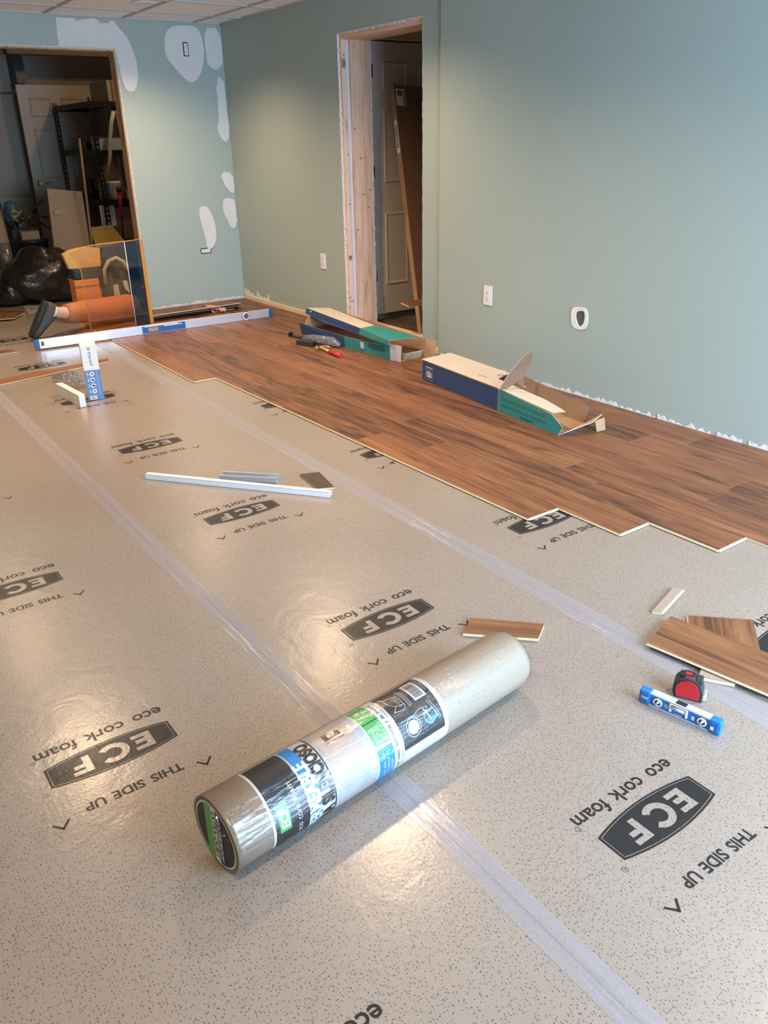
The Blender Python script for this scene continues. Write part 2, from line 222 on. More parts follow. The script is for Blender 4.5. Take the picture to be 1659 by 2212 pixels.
# ---------------------------------------------------------------- mesh helpers
class B:
    """collects shapes in one bmesh; materials given per shape"""
    def __init__(s): s.bm = bmesh.new(); s.mats = []
    def mi(s, m):
        if m not in s.mats: s.mats.append(m)
        return s.mats.index(m)
    def box(s, x0, x1, y0, y1, z0, z1, m, bev=0.0, T=None):
        r = bmesh.ops.create_cube(s.bm, size=1.0); vs_ = r['verts']
        for v in vs_: v.co = Vector(((x0+x1)/2+v.co.x*(x1-x0), (y0+y1)/2+v.co.y*(y1-y0), (z0+z1)/2+v.co.z*(z1-z0)))
        fs = set(f for v in vs_ for f in v.link_faces)
        for f in fs: f.material_index = s.mi(m)
        if bev:
            es = list(set(e for v in vs_ for e in v.link_edges)); rb = bmesh.ops.bevel(s.bm, geom=es, offset=bev, segments=2, affect='EDGES', profile=0.6)
            vs_ = list(set(v for f in rb['faces'] for v in f.verts) | set(v for v in vs_ if v.is_valid))
            for f in set(f for v in vs_ for f in v.link_faces): f.material_index = s.mi(m)
        if T is not None: bmesh.ops.transform(s.bm, matrix=T, verts=[v for v in vs_ if v.is_valid])
        return s
    def poly(s, pts, th, m, m2=None, n=None):
        """flat polygon of 3-D points given thickness th against its normal (or along n)"""
        P = [Vector(p) for p in pts]
        if n is None:
            n = Vector((0, 0, 0))
            for i in range(len(P)): n += P[i].cross(P[(i+1) % len(P)])
            n.normalize()
        else: n = Vector(n)
        a = [s.bm.verts.new(p) for p in P]; b = [s.bm.verts.new(p-n*th) for p in P]
        f = s.bm.faces.new(a); f.material_index = s.mi(m)
        f = s.bm.faces.new(b[::-1]); f.material_index = s.mi(m2 or m)
        for i in range(len(P)):
            j = (i+1) % len(P); f = s.bm.faces.new((a[j], a[i], b[i], b[j])); f.material_index = s.mi(m2 or m)
        return s
    def tube(s, path, radii, m, seg=12, cap=True, sq=1.0):
        P = [Vector(p) for p in path]; rings = []
        if not hasattr(radii, '__len__'): radii = [radii]*len(P)
        t0 = (P[1]-P[0]).normalized(); up = Vector((0, 0, 1)) if abs(t0.z) < 0.9 else Vector((0, 1, 0))
        for i, p in enumerate(P):
            t = (P[min(i+1, len(P)-1)]-P[max(i-1, 0)]).normalized()
            x = up.cross(t).normalized(); y = t.cross(x); up = y
            rings.append([s.bm.verts.new(p+(x*math.cos(2*PI*k/seg)+y*math.sin(2*PI*k/seg)*sq)*radii[i]) for k in range(seg)])
        for a, b in zip(rings, rings[1:]):
            for k in range(seg):
                f = s.bm.faces.new((a[k], a[(k+1) % seg], b[(k+1) % seg], b[k])); f.material_index = s.mi(m); f.smooth = True
        if cap:
            for r, d in ((rings[0], -1), (rings[-1], 1)):
                f = s.bm.faces.new(r[::d]); f.material_index = s.mi(m)
        return s
    def lathe(s, prof, m, o=(0, 0, 0), ax=(0, 0, 1), seg=24):
        """prof: (radius, height) along axis ax from o"""
        o = Vector(o); q = Vector((0, 0, 1)).rotation_difference(Vector(ax).normalized()); rings = []
        for r, h in prof: rings.append([s.bm.verts.new(o+q@Vector((r*math.cos(2*PI*k/seg), r*math.sin(2*PI*k/seg), h))) for k in range(seg)])
        for a, b in zip(rings, rings[1:]):
            for k in range(seg):
                f = s.bm.faces.new((a[k], a[(k+1) % seg], b[(k+1) % seg], b[k])); f.material_index = s.mi(m); f.smooth = True
        for r, d in ((rings[0], -1), (rings[-1], 1)):
            f = s.bm.faces.new(r[::d]); f.material_index = s.mi(m)
        return s
    def face(s, pts, m):
        f = s.bm.faces.new([s.bm.verts.new(Vector(p)) for p in pts]); f.material_index = s.mi(m); return s
    def ball(s, c, rx, ry, rz, m, sub=3, jit=0.0, T=None):
        r = bmesh.ops.create_icosphere(s.bm, subdivisions=sub, radius=1.0)
        for v in r['verts']:
            k = 1+random.uniform(-jit, jit); v.co = Vector((v.co.x*rx*k, v.co.y*ry*k, v.co.z*rz*k))
        if T is not None: bmesh.ops.transform(s.bm, matrix=T, verts=r['verts'])
        for v in r['verts']: v.co += Vector(c)
        for f in set(f for v in r['verts'] for f in v.link_faces): f.material_index = s.mi(m); f.smooth = True
        return s
    def text(s, body, m, size=None, width=None, fn=None, bold=0.0, align='CENTER', cut=0):
        """lettering in the XY plane put through fn(x, y) -> Vector"""
        cu = bpy.data.curves.new('t', 'FONT'); cu.body = body; cu.size = size or 1.0; cu.align_x = align; cu.offset = bold; cu.resolution_u = 3; cu.space_word = 1.5
        ob = bpy.data.objects.new('t', cu); C.objects.link(ob); bpy.context.view_layer.update()
        dg = bpy.context.evaluated_depsgraph_get(); me = bpy.data.meshes.new_from_object(ob.evaluated_get(dg))
        bpy.data.objects.remove(ob); bpy.data.curves.remove(cu)
        t = bmesh.new(); t.from_mesh(me); bpy.data.meshes.remove(me)
        if not t.verts: t.free(); return s
        xs = [v.co.x for v in t.verts]; k = 1.0
        if width: k = width/(max(xs)-min(xs))
        cx = (max(xs)+min(xs))/2 if align == 'CENTER' else min(xs)
        for v in t.verts: v.co = Vector(((v.co.x-cx)*k, v.co.y*(k if not size else 1.0), 0))
        if cut:
            lo = min(v.co.x for v in t.verts); hi = max(v.co.x for v in t.verts); x = lo+cut
            while x < hi:
                bmesh.ops.bisect_plane(t, geom=t.verts[:]+t.edges[:]+t.faces[:], plane_co=(x, 0, 0), plane_no=(1, 0, 0)); x += cut
        i = s.mi(m); mp = {}
        for v in t.verts: mp[v] = s.bm.verts.new(fn(v.co.x, v.co.y))
        for f in t.faces:
            try: g = s.bm.faces.new([mp[v] for v in f.verts]); g.material_index = i
            except ValueError: pass
        t.free(); return s
    def mesh(s, name):
        me = bpy.data.meshes.new(name); bmesh.ops.recalc_face_normals(s.bm, faces=s.bm.faces[:]); s.bm.to_mesh(me); s.bm.free()
        for m in s.mats: me.materials.append(m)
        return me
    def put(s, name, parent=None, loc=(0, 0, 0), rz=0.0, label=None):
        return link(name, s.mesh(name), parent, loc, rz, label)
def link(name, me, parent=None, loc=(0, 0, 0), rz=0.0, label=None):
    o = bpy.data.objects.new(name, me); C.objects.link(o); o.parent = parent; o.location = loc; o.rotation_euler = (0, 0, rz)
    if label: o['label'] = label
    return o
def tag(o, label, cat, group=None):
    o['label'] = label; o['category'] = cat
    if group: o['group'] = group
    return o
def thing(name, label, cat, loc=(0, 0, 0), rz=0.0, group=None):
    o = bpy.data.objects.new(name, None); C.objects.link(o); o.location = loc; o.rotation_euler = (0, 0, rz); o.empty_display_size = 0.05
    return tag(o, label, cat, group)
def struct(o): o['kind'] = 'structure'; return o
def recenter(o):
    """move the origin of a mesh object to its bounds' centre (x, y) at its lowest z"""
    vs_ = [v.co for v in o.data.vertices]; c = Vector(((min(v.x for v in vs_)+max(v.x for v in vs_))/2, (min(v.y for v in vs_)+max(v.y for v in vs_))/2, min(v.z for v in vs_)))
    for v in o.data.vertices: v.co -= c
    o.location = Vector(o.location)+c; return o

# ================================================================ THE ROOM
XW, YB, HC = 3.60, 7.467, 2.334
XN = 3.585                      # near stretch of the right wall stands slightly proud
fl_ = struct(B().box(-2.4, 5.4, -2.6, 11.2, -0.15, -0.0035, M['slab']).put('floor'))
# ---- ceiling: tiles in a metal grid
cb = B().box(-2.4, 3.85, -2.6, YB+0.12, HC+0.03, HC+0.08, M['garceil']); ceil = struct(cb.put('ceiling'))
gx = [2.115+0.62*k for k in range(-7, 3)]; gy = [7.06-0.60*k for k in range(0, 17)]
tile_me = B().box(-0.298, 0.298, -0.288, 0.288, 0, 0.015, M['tile'], 0.002).mesh('ceiling_tile')
for i in range(len(gx)-1):
    for j in range(len(gy)-1):
        if gx[i] > -0.5 and gy[j+1] > 3.0:
            link('ceiling_tile', tile_me, ceil, ((gx[i]+gx[i+1])/2, (gy[j]+gy[j+1])/2, HC+0.008))
back_me = B().box(-0.298, 0.298, -0.19, 0.19, 0, 0.015, M['tile'], 0.002).mesh('ceiling_tile')
side_me = B().box(-0.11, 0.11, -0.288, 0.288, 0, 0.015, M['tile'], 0.002).mesh('ceiling_tile')
for i in range(3, len(gx)-1): link('ceiling_tile', back_me, ceil, ((gx[i]+gx[i+1])/2, 7.265, HC+0.008))
for j in range(len(gy)-1):
    if gy[j+1] > 3.0: link('ceiling_tile', side_me, ceil, (gx[-1]+0.12, (gy[j]+gy[j+1])/2, HC+0.008))
link('ceiling_tile', B().box(-0.11, 0.11, -0.19, 0.19, 0, 0.015, M['tile'], 0.002).mesh('ceiling_tile'), ceil, (gx[-1]+0.12, 7.265, HC+0.008))
B().box(-2.4, 3.6, -2.6, 3.05, HC+0.008, HC+0.023, M['tile']).box(-2.4, -0.86, 3.05, YB, HC+0.008, HC+0.023, M['tile']).put('ceiling_panel', ceil)
for x in gx[3:]: B().box(x-0.012, x+0.012, 3.0, YB, HC-0.001, HC+0.012, M['grid']).put('grid_bar', ceil)
for y in gy[:7]: B().box(-0.9, XW, y-0.012, y+0.012, HC-0.0015, HC+0.0115, M['grid']).put('grid_bar', ceil)
B().box(0, XW, YB-0.014, YB, HC-0.004, HC+0.012, M['grid']).put('edge_angle', ceil); B().box(XW-0.014, XW, 3, YB, HC-0.004, HC+0.012, M['grid']).put('edge_angle', ceil)
# ---- recessed lamps and the added fill lamps
for i, (x, y) in enumerate(LAMPS):
    t = thing('ceiling_or_fill_light', ['warm recessed ceiling lamp glowing at the top edge of the photo', 'warm recessed ceiling lamp out of view overhead, the two nearest added as fill'][0 if i == 2 else 1], 'ceiling light', (x, y, HC), group=None if i == 2 else 'recessed ceiling lamps')
    B().lathe([(0.056, -0.002), (0.078, -0.004), (0.082, 0.0), (0.082, 0.004), (0.056, 0.004)], M['white']).put('trim_ring', t)
    B().lathe([(0.054, 0.0), (0.055, 0.003)], M['lens']).put('lens', t)
    l = bpy.data.lights.new('lamp', 'SPOT'); l.energy = SPOT_W; l.color = WARM; l.spot_size = math.radians(142); l.spot_blend = 0.9; l.shadow_soft_size = 0.07
    lo = bpy.data.objects.new('lamp', l); C.objects.link(lo); lo.parent = t; lo.location = (0, 0, -0.015)

# ---- back wall with the cut-out opening to the store room
OX0, OX1, OZ = 0.95, 2.635, 2.11
wb = B().box(-2.4, OX0, YB, YB+0.12, 0, HC+0.03, M['paint']).box(OX1, XW+0.25, YB, YB+0.12, 0, HC+0.03, M['paint']).box(OX0, OX1, YB, YB+0.12, OZ, HC+0.03, M['paint'])
wall_back = struct(wb.put('wall_back'))
B().box(OX1-0.014, OX1+0.0005, YB+0.002, YB+0.119, 0, OZ, M['ply_z']).put('jamb_board', wall_back)
B().box(OX0, OX1-0.014, YB+0.002, YB+0.119, OZ-0.014, OZ+0.0005, M['ply']).put('head_board', wall_back)
eb = B()                                    # torn gypsum edge round the opening
random.seed(3)
for k in range(60):
    z = OZ*k/60; w = random.uniform(0.003, 0.010); eb.box(OX1-0.003, OX1+w, YB-0.003, YB+0.004, z, z+OZ/60+0.002, M['gypsum'])
for k in range(50):
    x = OX0+(OX1-OX0)*k/50; w = random.uniform(0.004, 0.012); eb.box(x, x+(OX1-OX0)/50+0.002, YB-0.003, YB+0.004, OZ-0.004, OZ+w, M['gypsum'])
eb.put('torn_edge', wall_back)['kind'] = 'stuff'
# patches of joint compound (x, z) on the back wall
def blob(pts, n=5, jit=0.004):
    out = []
    for i, p in enumerate(pts):
        q = pts[(i+1) % len(pts)]
        for k in range(n):
            t = k/n; out.append((p[0]+(q[0]-p[0])*t+random.uniform(-jit, jit), p[1]+(q[1]-p[1])*t+random.uniform(-jit, jit)))
    return out
def smooth_loop(pts, it=2):
    for _ in range(it):
        o = []
        for i, p in enumerate(pts):
            q = pts[(i+1) % len(pts)]; o += [(p[0]*0.75+q[0]*0.25, p[1]*0.75+q[1]*0.25), (p[0]*0.25+q[0]*0.75, p[1]*0.25+q[1]*0.75)]
        pts = o
    return pts
PN = [0]
def patch(pts, sm=1, jit=0.002, th=0.003):
    PN[0] += 1; th = 0.002+0.0006*PN[0]
    P = blob(smooth_loop(pts, sm), 2, jit)
    B().poly([(x, YB-th, z) for x, z in P], th-0.0003, M['plaster'], n=(0, -1, 0)).put('plaster_patch', wall_back)
patch([(2.20, 2.316), (2.34, 2.318), (2.36, 2.30), (2.44, 2.318), (2.52, 2.322), (2.545, 2.29), (2.655, 2.30), (2.66, 2.115), (2.19, 2.115)], 0, 0.004)
patch([(2.60, 2.29), (2.655, 2.325), (2.68, 2.28), (2.76, 2.20), (2.806, 2.05), (2.808, 1.92), (2.77, 1.82), (2.72, 1.80), (2.675, 1.83), (2.655, 1.95), (2.645, 2.11)], 2)
patch([(3.065, 2.16), (3.085, 2.245), (3.15, 2.30), (3.27, 2.31), (3.375, 2.31), (3.41, 2.24), (3.425, 2.15), (3.41, 2.04), (3.36, 1.93), (3.275, 1.87), (3.19, 1.93), (3.11, 2.02), (3.065, 2.08)], 2)
patch([(3.44, 2.30), (3.59, 2.305), (3.592, 2.05), (3.56, 2.0), (3.52, 1.98), (3.46, 2.0), (3.435, 2.08)], 1, 0.004)
patch([(3.505, 1.925), (3.575, 1.925), (3.59, 1.83), (3.592, 1.58), (3.596, 1.46), (3.55, 1.40), (3.505, 1.44), (3.48, 1.50), (3.50, 1.60)], 1, 0.006)
patch([(3.475, 1.155), (3.585, 1.15), (3.59, 0.98), (3.565, 0.965), (3.505, 1.03), (3.475, 1.085)], 1, 0.005)
patch([(3.475, 0.93), (3.55, 0.93), (3.588, 0.90), (3.590, 0.67), (3.52, 0.655), (3.495, 0.73), (3.46, 0.80), (3.455, 0.87)], 1, 0.005)
patch([(3.225, 0.87), (3.30, 0.875), (3.345, 0.79), (3.37, 0.65), (3.355, 0.55), (3.30, 0.49), (3.255, 0.50), (3.25, 0.60), (3.225, 0.72), (3.215, 0.80)], 2)

# ---- right wall: far stretch with the stripped doorway
DY0, DY1, DZ = 4.615, 5.61, 2.087
wr = B().box(XW, 3.85, DY1, YB+0.12, 0, HC+0.03, M['paint']).box(XW, 3.85, 4.42, DY0, 0, HC+0.03, M['paint']).box(XW, 3.85, DY0, DY1, DZ, HC+0.03, M['paint'])
wall_right = struct(wr.put('wall_right'))
wf = struct(B().box(XN, 3.85, -2.6, 4.42, 0, HC+0.03, M['paint']).put('wall_right_near'))
B().box(3.612, 3.646, DY1-0.035, DY1+0.001, 0.012, DZ, M['lumber_z'], 0.002).put('stud', wall_right)
B().box(3.684, 3.846, DY1-0.040, DY1+0.001, 0.012, DZ, M['lumber_z'], 0.002).put('stud', wall_right)
B().box(3.646, 3.684, DY1-0.018, DY1+0.001, 0.012, DZ, M['greywhite']).put('drywall_edge', wall_right)
B().box(3.612, 3.70, DY0, DY1-0.036, DZ-0.038, DZ+0.001, M['lumber'], 0.002).put('header', wall_right)
B().box(3.72, 3.846, DY0, DY1-0.041, DZ-0.038, DZ+0.001, M['lumber'], 0.002).put('header', wall_right)
kn = B()
random.seed(11)
for k in range(26):                          # knots and nail marks on the studs
    z = random.uniform(0.2, 2.0); x = random.uniform(3.70, 3.83); r = random.choice([0.0025, 0.003, 0.004, 0.007])
    kn.lathe([(r, 0), (r*0.7, 0.0008)], M['card_dark'], (x, DY1-0.040, z), (0, -1, 0), 10)
for z in (1.95, 1.62, 1.55, 1.3, 1.02, 0.95, 0.72, 0.4, 0.25): kn.lathe([(random.choice([0.0025, 0.006]), 0), (0.002, 0.0008)], M['card_dark'], (random.uniform(3.618, 3.64), DY1-0.035, z), (0, -1, 0), 10)
kn.put('stud_knots', wall_right)
st = B()                                     # grade stamps on the first stud
for z0, h, n in ((1.865, 0.075, 5), (0.535, 0.045, 5), (0.215, 0.012, 6)):
    for k in range(n): st.box(3.6145+k*0.0062, 3.6145+k*0.0062+0.0036, DY1-0.0357, DY1-0.035, z0+random.uniform(0, h*0.25), z0+h*random.uniform(0.75, 1), M['black'])
st.put('grade_stamp', wall_right)
eb = B()
for k in range(70):
    z = DZ*k/70; eb.box(3.598, 3.612, DY1-random.uniform(0.004, 0.014), DY1+0.004, z, z+DZ/70+0.001, M['gypsum'])
    eb.box(3.848, 3.862, DY1-0.04-random.uniform(0.0, 0.012), DY1, z, z+DZ/70+0.001, M['gypsum'])
for k in range(40):
    y = DY0+(DY1-DY0)*k/40; eb.box(3.597, 3.612, y, y+0.026, DZ-random.uniform(0.004, 0.012), DZ+0.003, M['gypsum'])
for k in range(70):
    z = DZ*k/70; eb.box(3.5985, 3.612, DY0-0.003, DY0+random.uniform(0.001, 0.006), z, z+DZ/70+0.001, M['paint'])
eb.put('torn_edge', wall_right)['kind'] = 'stuff'
struct(B().box(3.586, 3.60, 4.36, 4.62, 0.0, 0.052, M['sill'], 0.002).box(3.586, 3.60, DY1, YB, 0.0, 0.045, M['sill'], 0.002).put('trim_1'))
struct(B().box(3.60, 3.86, DY0, DY1, 0.0, 0.030, M['sill'], 0.002).put('trim_2'))
rg = B(); random.seed(5)
from mathutils import noise as mn
def ragged(n, at, base, amp, thr=-2):
    for k in range(n):
        h0, h1 = (base+amp*max(0, 0.45+0.9*mn.noise(Vector((q*0.31, 1.7, 0)))+0.5*mn.noise(Vector((q*1.3, 5.1, 0)))) for q in (k, k+1))
        p, q, d = at(k), at(k+1), at('n')
        P = [p, q, q+Vector((0, 0, h1)), p+Vector((0, 0, h0))]
        if mn.noise(Vector((k*0.11, 9.0, 0))) > thr: rg.poly(P, 0.004, M['plaster'], n=d)
ragged(330, lambda k: Vector((-1, 0, 0)) if k == 'n' else Vector((XN-0.004, 1.2+3.2*k/330, 0.0)), 0.010, 0.026, -0.45)
ragged(110, lambda k: Vector((0, -1, 0)) if k == 'n' else Vector((OX1+0.02+(XW-OX1-0.02)*k/110, YB-0.005, 0.0)), 0.018, 0.022)
ragged(30, lambda k: Vector((-1, 0, 0)) if k == 'n' else Vector((XW-0.004, 6.95+0.50*k/30, 0.04)), 0.005, 0.07, -0.3)
tr3 = struct(rg.put('trim_3'))
# ---- unseen sides that close the room round the daylight
struct(B().box(-2.4, -2.3, -1.5, YB, 0, HC+0.03, M['paint']).put('wall_left'))
struct(B().box(-2.4, 0.8, -1.6, -1.5, 0, HC+0.03, M['paint']).box(3.5, 3.85, -1.6, -1.5, 0, HC+0.03, M['paint']).box(0.8, 3.5, -1.6, -1.5, 2.1, HC+0.03, M['paint']).put('wall_front'))

# ---- hall behind the doorway
struct(B().box(3.86, 5.4, 3.8, 5.76, -0.003, 0.0, M['hallfloor']).put('floor_hall'))
struct(B().box(3.85, 5.4, 5.76, 5.86, 0, 2.4, M['hallwall']).put('wall_hall_end'))
struct(B().box(5.3, 5.4, 3.8, 5.76, 0, 2.4, M['hallwall']).box(3.85, 5.4, 3.7, 3.8, 0, 2.4, M['hallwall']).put('wall_hall_side'))
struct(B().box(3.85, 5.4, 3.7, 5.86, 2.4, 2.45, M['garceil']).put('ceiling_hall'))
def six_panel(parent, w, h, m, mx=0.11, t=0.035):
    """six raised panels on a slab lying in x 0..w, z 0..h, face at y=0 towards -y"""
    B().box(0, w, 0, t, 0, h, m, 0.002).put('slab', parent)
    cw = (w-3*mx)/2
    for i in range(2):
        x0 = mx+i*(cw+mx)
        for z0, z1 in ((0.115*h, 0.40*h), (0.51*h, 0.775*h), (0.835*h, 0.935*h)):
            b = B(); d = 0.028
            o = [(x0, z0), (x0+cw, z0), (x0+cw, z1), (x0, z1)]; q = [(x0+d, z0+d), (x0+cw-d, z0+d), (x0+cw-d, z1-d), (x0+d, z1-d)]; r = [(x0+d*0.45, z0+d*0.45), (x0+cw-d*0.45, z0+d*0.45), (x0+cw-d*0.45, z1-d*0.45), (x0+d*0.45, z1-d*0.45)]
            for k in range(4):
                j = (k+1) % 4
                b.face([(o[k][0], 0.0, o[k][1]), (o[j][0], 0.0, o[j][1]), (r[j][0], -0.009, r[j][1]), (r[k][0], -0.009, r[k][1])], m)
                b.face([(r[k][0], -0.009, r[k][1]), (r[j][0], -0.009, r[j][1]), (q[j][0], -0.002, q[j][1]), (q[k][0], -0.002, q[k][1])], m)
            b.face([(p[0], -0.002, p[1]) for p in q], m); b.put('panel', parent)
hd = bpy.data.objects.new('door_1', None); C.objects.link(hd); hd.location = (3.945, 5.70, 0.055); struct(hd)
six_panel(hd, 0.80, 2.01, M['halldoor'])
for z in (1.77, 1.06, 0.27): B().lathe([(0.007, 0), (0.007, 0.09)], M['steel_black'], (-0.002, -0.006, z), (0, 0, 1), 10).box(0.0, 0.022, -0.002, 0.0, z, z+0.09, M['steel_black']).put('hinge', hd)
struct(B().box(3.86, 3.938, 5.67, 5.76, 0, 2.09, M['halldoor'], 0.003).box(3.86, 4.9, 5.67, 5.76, 2.075, 2.14, M['halldoor'], 0.003).put('door_frame_hall'))

# ---- store room behind the opening
GF = struct(B().box(0.0, 5.2, YB+0.12, 11.2, -0.003, -0.001, M['slab']).put('floor_store_room'))
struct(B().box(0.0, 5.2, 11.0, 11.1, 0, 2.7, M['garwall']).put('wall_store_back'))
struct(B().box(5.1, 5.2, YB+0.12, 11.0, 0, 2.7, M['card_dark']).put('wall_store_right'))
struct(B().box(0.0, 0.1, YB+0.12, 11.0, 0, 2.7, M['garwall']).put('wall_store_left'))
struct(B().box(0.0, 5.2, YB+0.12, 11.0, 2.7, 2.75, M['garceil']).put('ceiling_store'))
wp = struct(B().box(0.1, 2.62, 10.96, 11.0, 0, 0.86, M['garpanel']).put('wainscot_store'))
B().box(1.9, 2.6, 10.955, 11.0, 1.955, 1.975, M['black']).put('dark_seam', wp)
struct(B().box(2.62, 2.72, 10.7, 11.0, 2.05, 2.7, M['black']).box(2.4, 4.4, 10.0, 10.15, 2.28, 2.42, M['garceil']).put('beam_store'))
sd = bpy.data.objects.new('door_2', None); C.objects.link(sd); sd.location = (2.594, 10.70, 0.03); struct(sd)
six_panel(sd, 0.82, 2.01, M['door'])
B().lathe([(0.030, 0.0), (0.032, 0.006), (0.018, 0.012), (0.012, 0.03), (0.020, 0.045), (0.030, 0.055), (0.024, 0.068)], M['brass'], (0.07, 0, 0.985), (0, -1, 0)).tube([(0.07, -0.05, 0.985), (0.11, -0.055, 0.972), (0.15, -0.055, 0.985), (0.175, -0.055, 0.995), (0.185, -0.055, 0.985)], [0.010, 0.008, 0.007, 0.006, 0.005], M['brass'], 8).put('lever_handle', sd)
sd3 = struct(B().box(3.42, 3.46, 10.1, 10.7, 0, 2.06, M['door'], 0.003).box(3.46, 3.62, 10.05, 10.12, 0, 2.06, M['ash'], 0.003).put('door_frame_store'))

stl = thing('bare_bulb', 'bare warm bulb hanging unseen in the store room', 'ceiling light', (3.35, 8.7, 2.7))
B().lathe([(0.012, -0.16), (0.03, -0.135), (0.032, -0.115), (0.015, -0.08), (0.014, -0.05)], M['lens'], seg=16).put('bulb', stl); B().lathe([(0.016, -0.05), (0.03, -0.03), (0.05, -0.004), (0.05, 0.0)], M['white'], seg=16).put('socket', stl)
l = bpy.data.lights.new('bulb_light', 'POINT'); l.energy = 22; l.color = (1.0, 0.66, 0.36); l.shadow_soft_size = 0.04; lo = bpy.data.objects.new('bulb_light', l); C.objects.link(lo); lo.parent = stl; lo.location = (0, 0, -0.2)

# ================================================================ FLOORING
# ---- underlay sheets with their print
def print_mesh():
    b = B(); ink, film_ = M['ink'], M['underlay']
    W2 = lambda z: (lambda x, y: Vector((-x, -y, z)))          # text runs towards -x, its top points to -y
    def barrel(hl, he, bulge, n=16):
        P = []
        for k in range(n+1):
            t = -1+2*k/n; P.append((hl*t, he+bulge*(1-t*t)))
        for k in range(n+1):
            t = 1-2*k/n; P.append((hl*t, -he-bulge*(1-t*t)))
        return P
    def ring(outer, inner, z, m):
        n = len(outer)
        for k in range(n):
            j = (k+1) % n; b.face([(-outer[k][0], -outer[k][1], z), (-outer[j][0], -outer[j][1], z), (-inner[j][0], -inner[j][1], z), (-inner[k][0], -inner[k][1], z)], m)
    z0, z1 = 0.0002, 0.0004
    b.face([(-x, -y, z0) for x, y in barrel(0.160, 0.037, 0.020)], ink)
    ring(barrel(0.1535, 0.0325, 0.0195), barrel(0.1522, 0.0313, 0.0195), z1, film_)
    def rect(x0, x1, y0, y1): b.face([(-x0, -y0, z1), (-x1, -y0, z1), (-x1, -y1, z1), (-x0, -y1, z1)], film_)
    for x, kind in ((-0.104, 'E'), (0.053, 'F')):              # bold block letters
        rect(x, x+0.018, -0.031, 0.031)
        for y in ((-0.031, -0.009, 0.017) if kind == 'E' else (-0.005, 0.017)):
            rect(x+0.018, x+0.049 - (0.006 if y in (-0.009, -0.005) else 0), y, y+0.014)
    n = 26; a0 = math.radians(38); prev = None
    for k in range(n+1):
        a = a0+(2*PI-2*a0)*k/n; p = ((0.040*math.cos(a)-0.003, 0.036*math.sin(a)), (0.021*math.cos(a)-0.003, 0.0195*math.sin(a)))
        if prev: b.face([(-q[0], -q[1], z1) for q in (prev[0], p[0], p[1], prev[1])], film_)
        prev = p
    b.text('eco cork foam', ink, width=0.333, fn=lambda x, y: W2(z0)(x+0.002, y-0.111), bold=0.018)
    b.text('THIS SIDE UP', ink, width=0.239, fn=lambda x, y: W2(z0)(x-0.006, y+0.136), bold=0.028)
    for cx in (-0.176, 0.172):
        for s in (-1, 1):
            b.face([(-q[0], -q[1], z0) for q in ((cx+s*0.021, 0.161), (cx+s*0.016, 0.158), (cx-s*0.001, 0.178), (cx, 0.187))], ink)
    for cx, cy in ((0.174, -0.079), (0.178, 0.053)):
        C1 = [(cx+0.0072*math.cos(2*PI*k/20), cy+0.0072*math.sin(2*PI*k/20)) for k in range(20)]; C2 = [(cx+0.0060*math.cos(2*PI*k/20), cy+0.0060*math.sin(2*PI*k/20)) for k in range(20)]
        ring(C1, C2, z0, ink); b.text('R', ink, size=0.0085, fn=lambda x, y: W2(z0)(x+cx, y+cy-0.003))
    b.text('1', ink, size=0.013, fn=lambda x, y: W2(z0)(x+0.186, y+0.196))
    return b.mesh('logo_print')
pm = print_mesh()
SH = [(-0.985, -0.062, [], 'beige cork underlay sheet at the far left edge of the floor'),
      (-0.060, 0.864, [0.69+1.0395*k for k in range(4)], 'beige cork underlay sheet left of the long taped seam, logo in the bottom left corner'),
      (0.866, 1.793, [0.781+1.0395*k for k in range(8)], 'beige cork underlay sheet between the two taped seams, under the wrapped roll'),
      (1.795, 2.722, [1.003+1.0395*k for k in range(6)], 'beige cork underlay sheet right of the second seam, running under the laid planks'),
      (2.724, 3.58, [], 'beige cork underlay sheet beneath the laid planks along the green wall')]
for x0, x1, ys, lab in SH:
    t = thing('underlayment_sheet', lab, 'underlay', ((x0+x1)/2, 0, 0))
    far = 9.4 if 0.8 < x0 < 1.0 else (8.7 if 1.7 < x0 < 1.8 else YB-0.02)
    B().box(x0-(x0+x1)/2, x1-(x0+x1)/2, -1.2, far, -0.0032, 0.0, M['underlay']).put('foam_layer', t)
    for y in ys:
        px = {-0.060: 0.355, 0.866: 1.28, 1.795: 2.199}.get(x0, (x0+x1)/2)
        link('logo_print', pm, t, (px-(x0+x1)/2, y, 0.0))
# ---- seam tape
def tape(xa, xb, y0, y1, lab, curve=None, rid=3):
    b = B(); n = 160; cols = 9; rows = []; random.seed(rid)
    for j in range(n+1):
        y = y0+(y1-y0)*j/n; dx = curve(y) if curve else 0; w = 0.0018*(math.sin(y*5+rid)+math.sin(y*13+1))
        row = []
        for i in range(cols):
            t = i/(cols-1); z = 0.0006+0.0022*math.exp(-((t-0.5-0.12*math.sin(y*2.1))/0.10)**2)+random.uniform(0, 0.0004)
            if i in (0, cols-1): z = 0.0005
            row.append(b.bm.verts.new((xa+(xb-xa)*t+dx+w, y, z)))
        rows.append(row)
    for a, c in zip(rows, rows[1:]):
        for i in range(cols-1):
            f = b.bm.faces.new((a[i], a[i+1], c[i+1], c[i])); f.smooth = True; f.material_index = b.mi(M['tape'])
    o = b.put('seam_tape'); return tag(recenter(o), lab, 'tape')
tape(0.829, 0.902, -1.0, 9.0, 'clear shiny seam tape running under the wrapped roll', None, 3)
tape(1.748, 1.835, -1.0, 7.0, 'clear shiny seam tape between the roll and the laid brown planks', lambda y: 0.0 if y < 2 else 0.0035*(y-2)**1.6, 5)

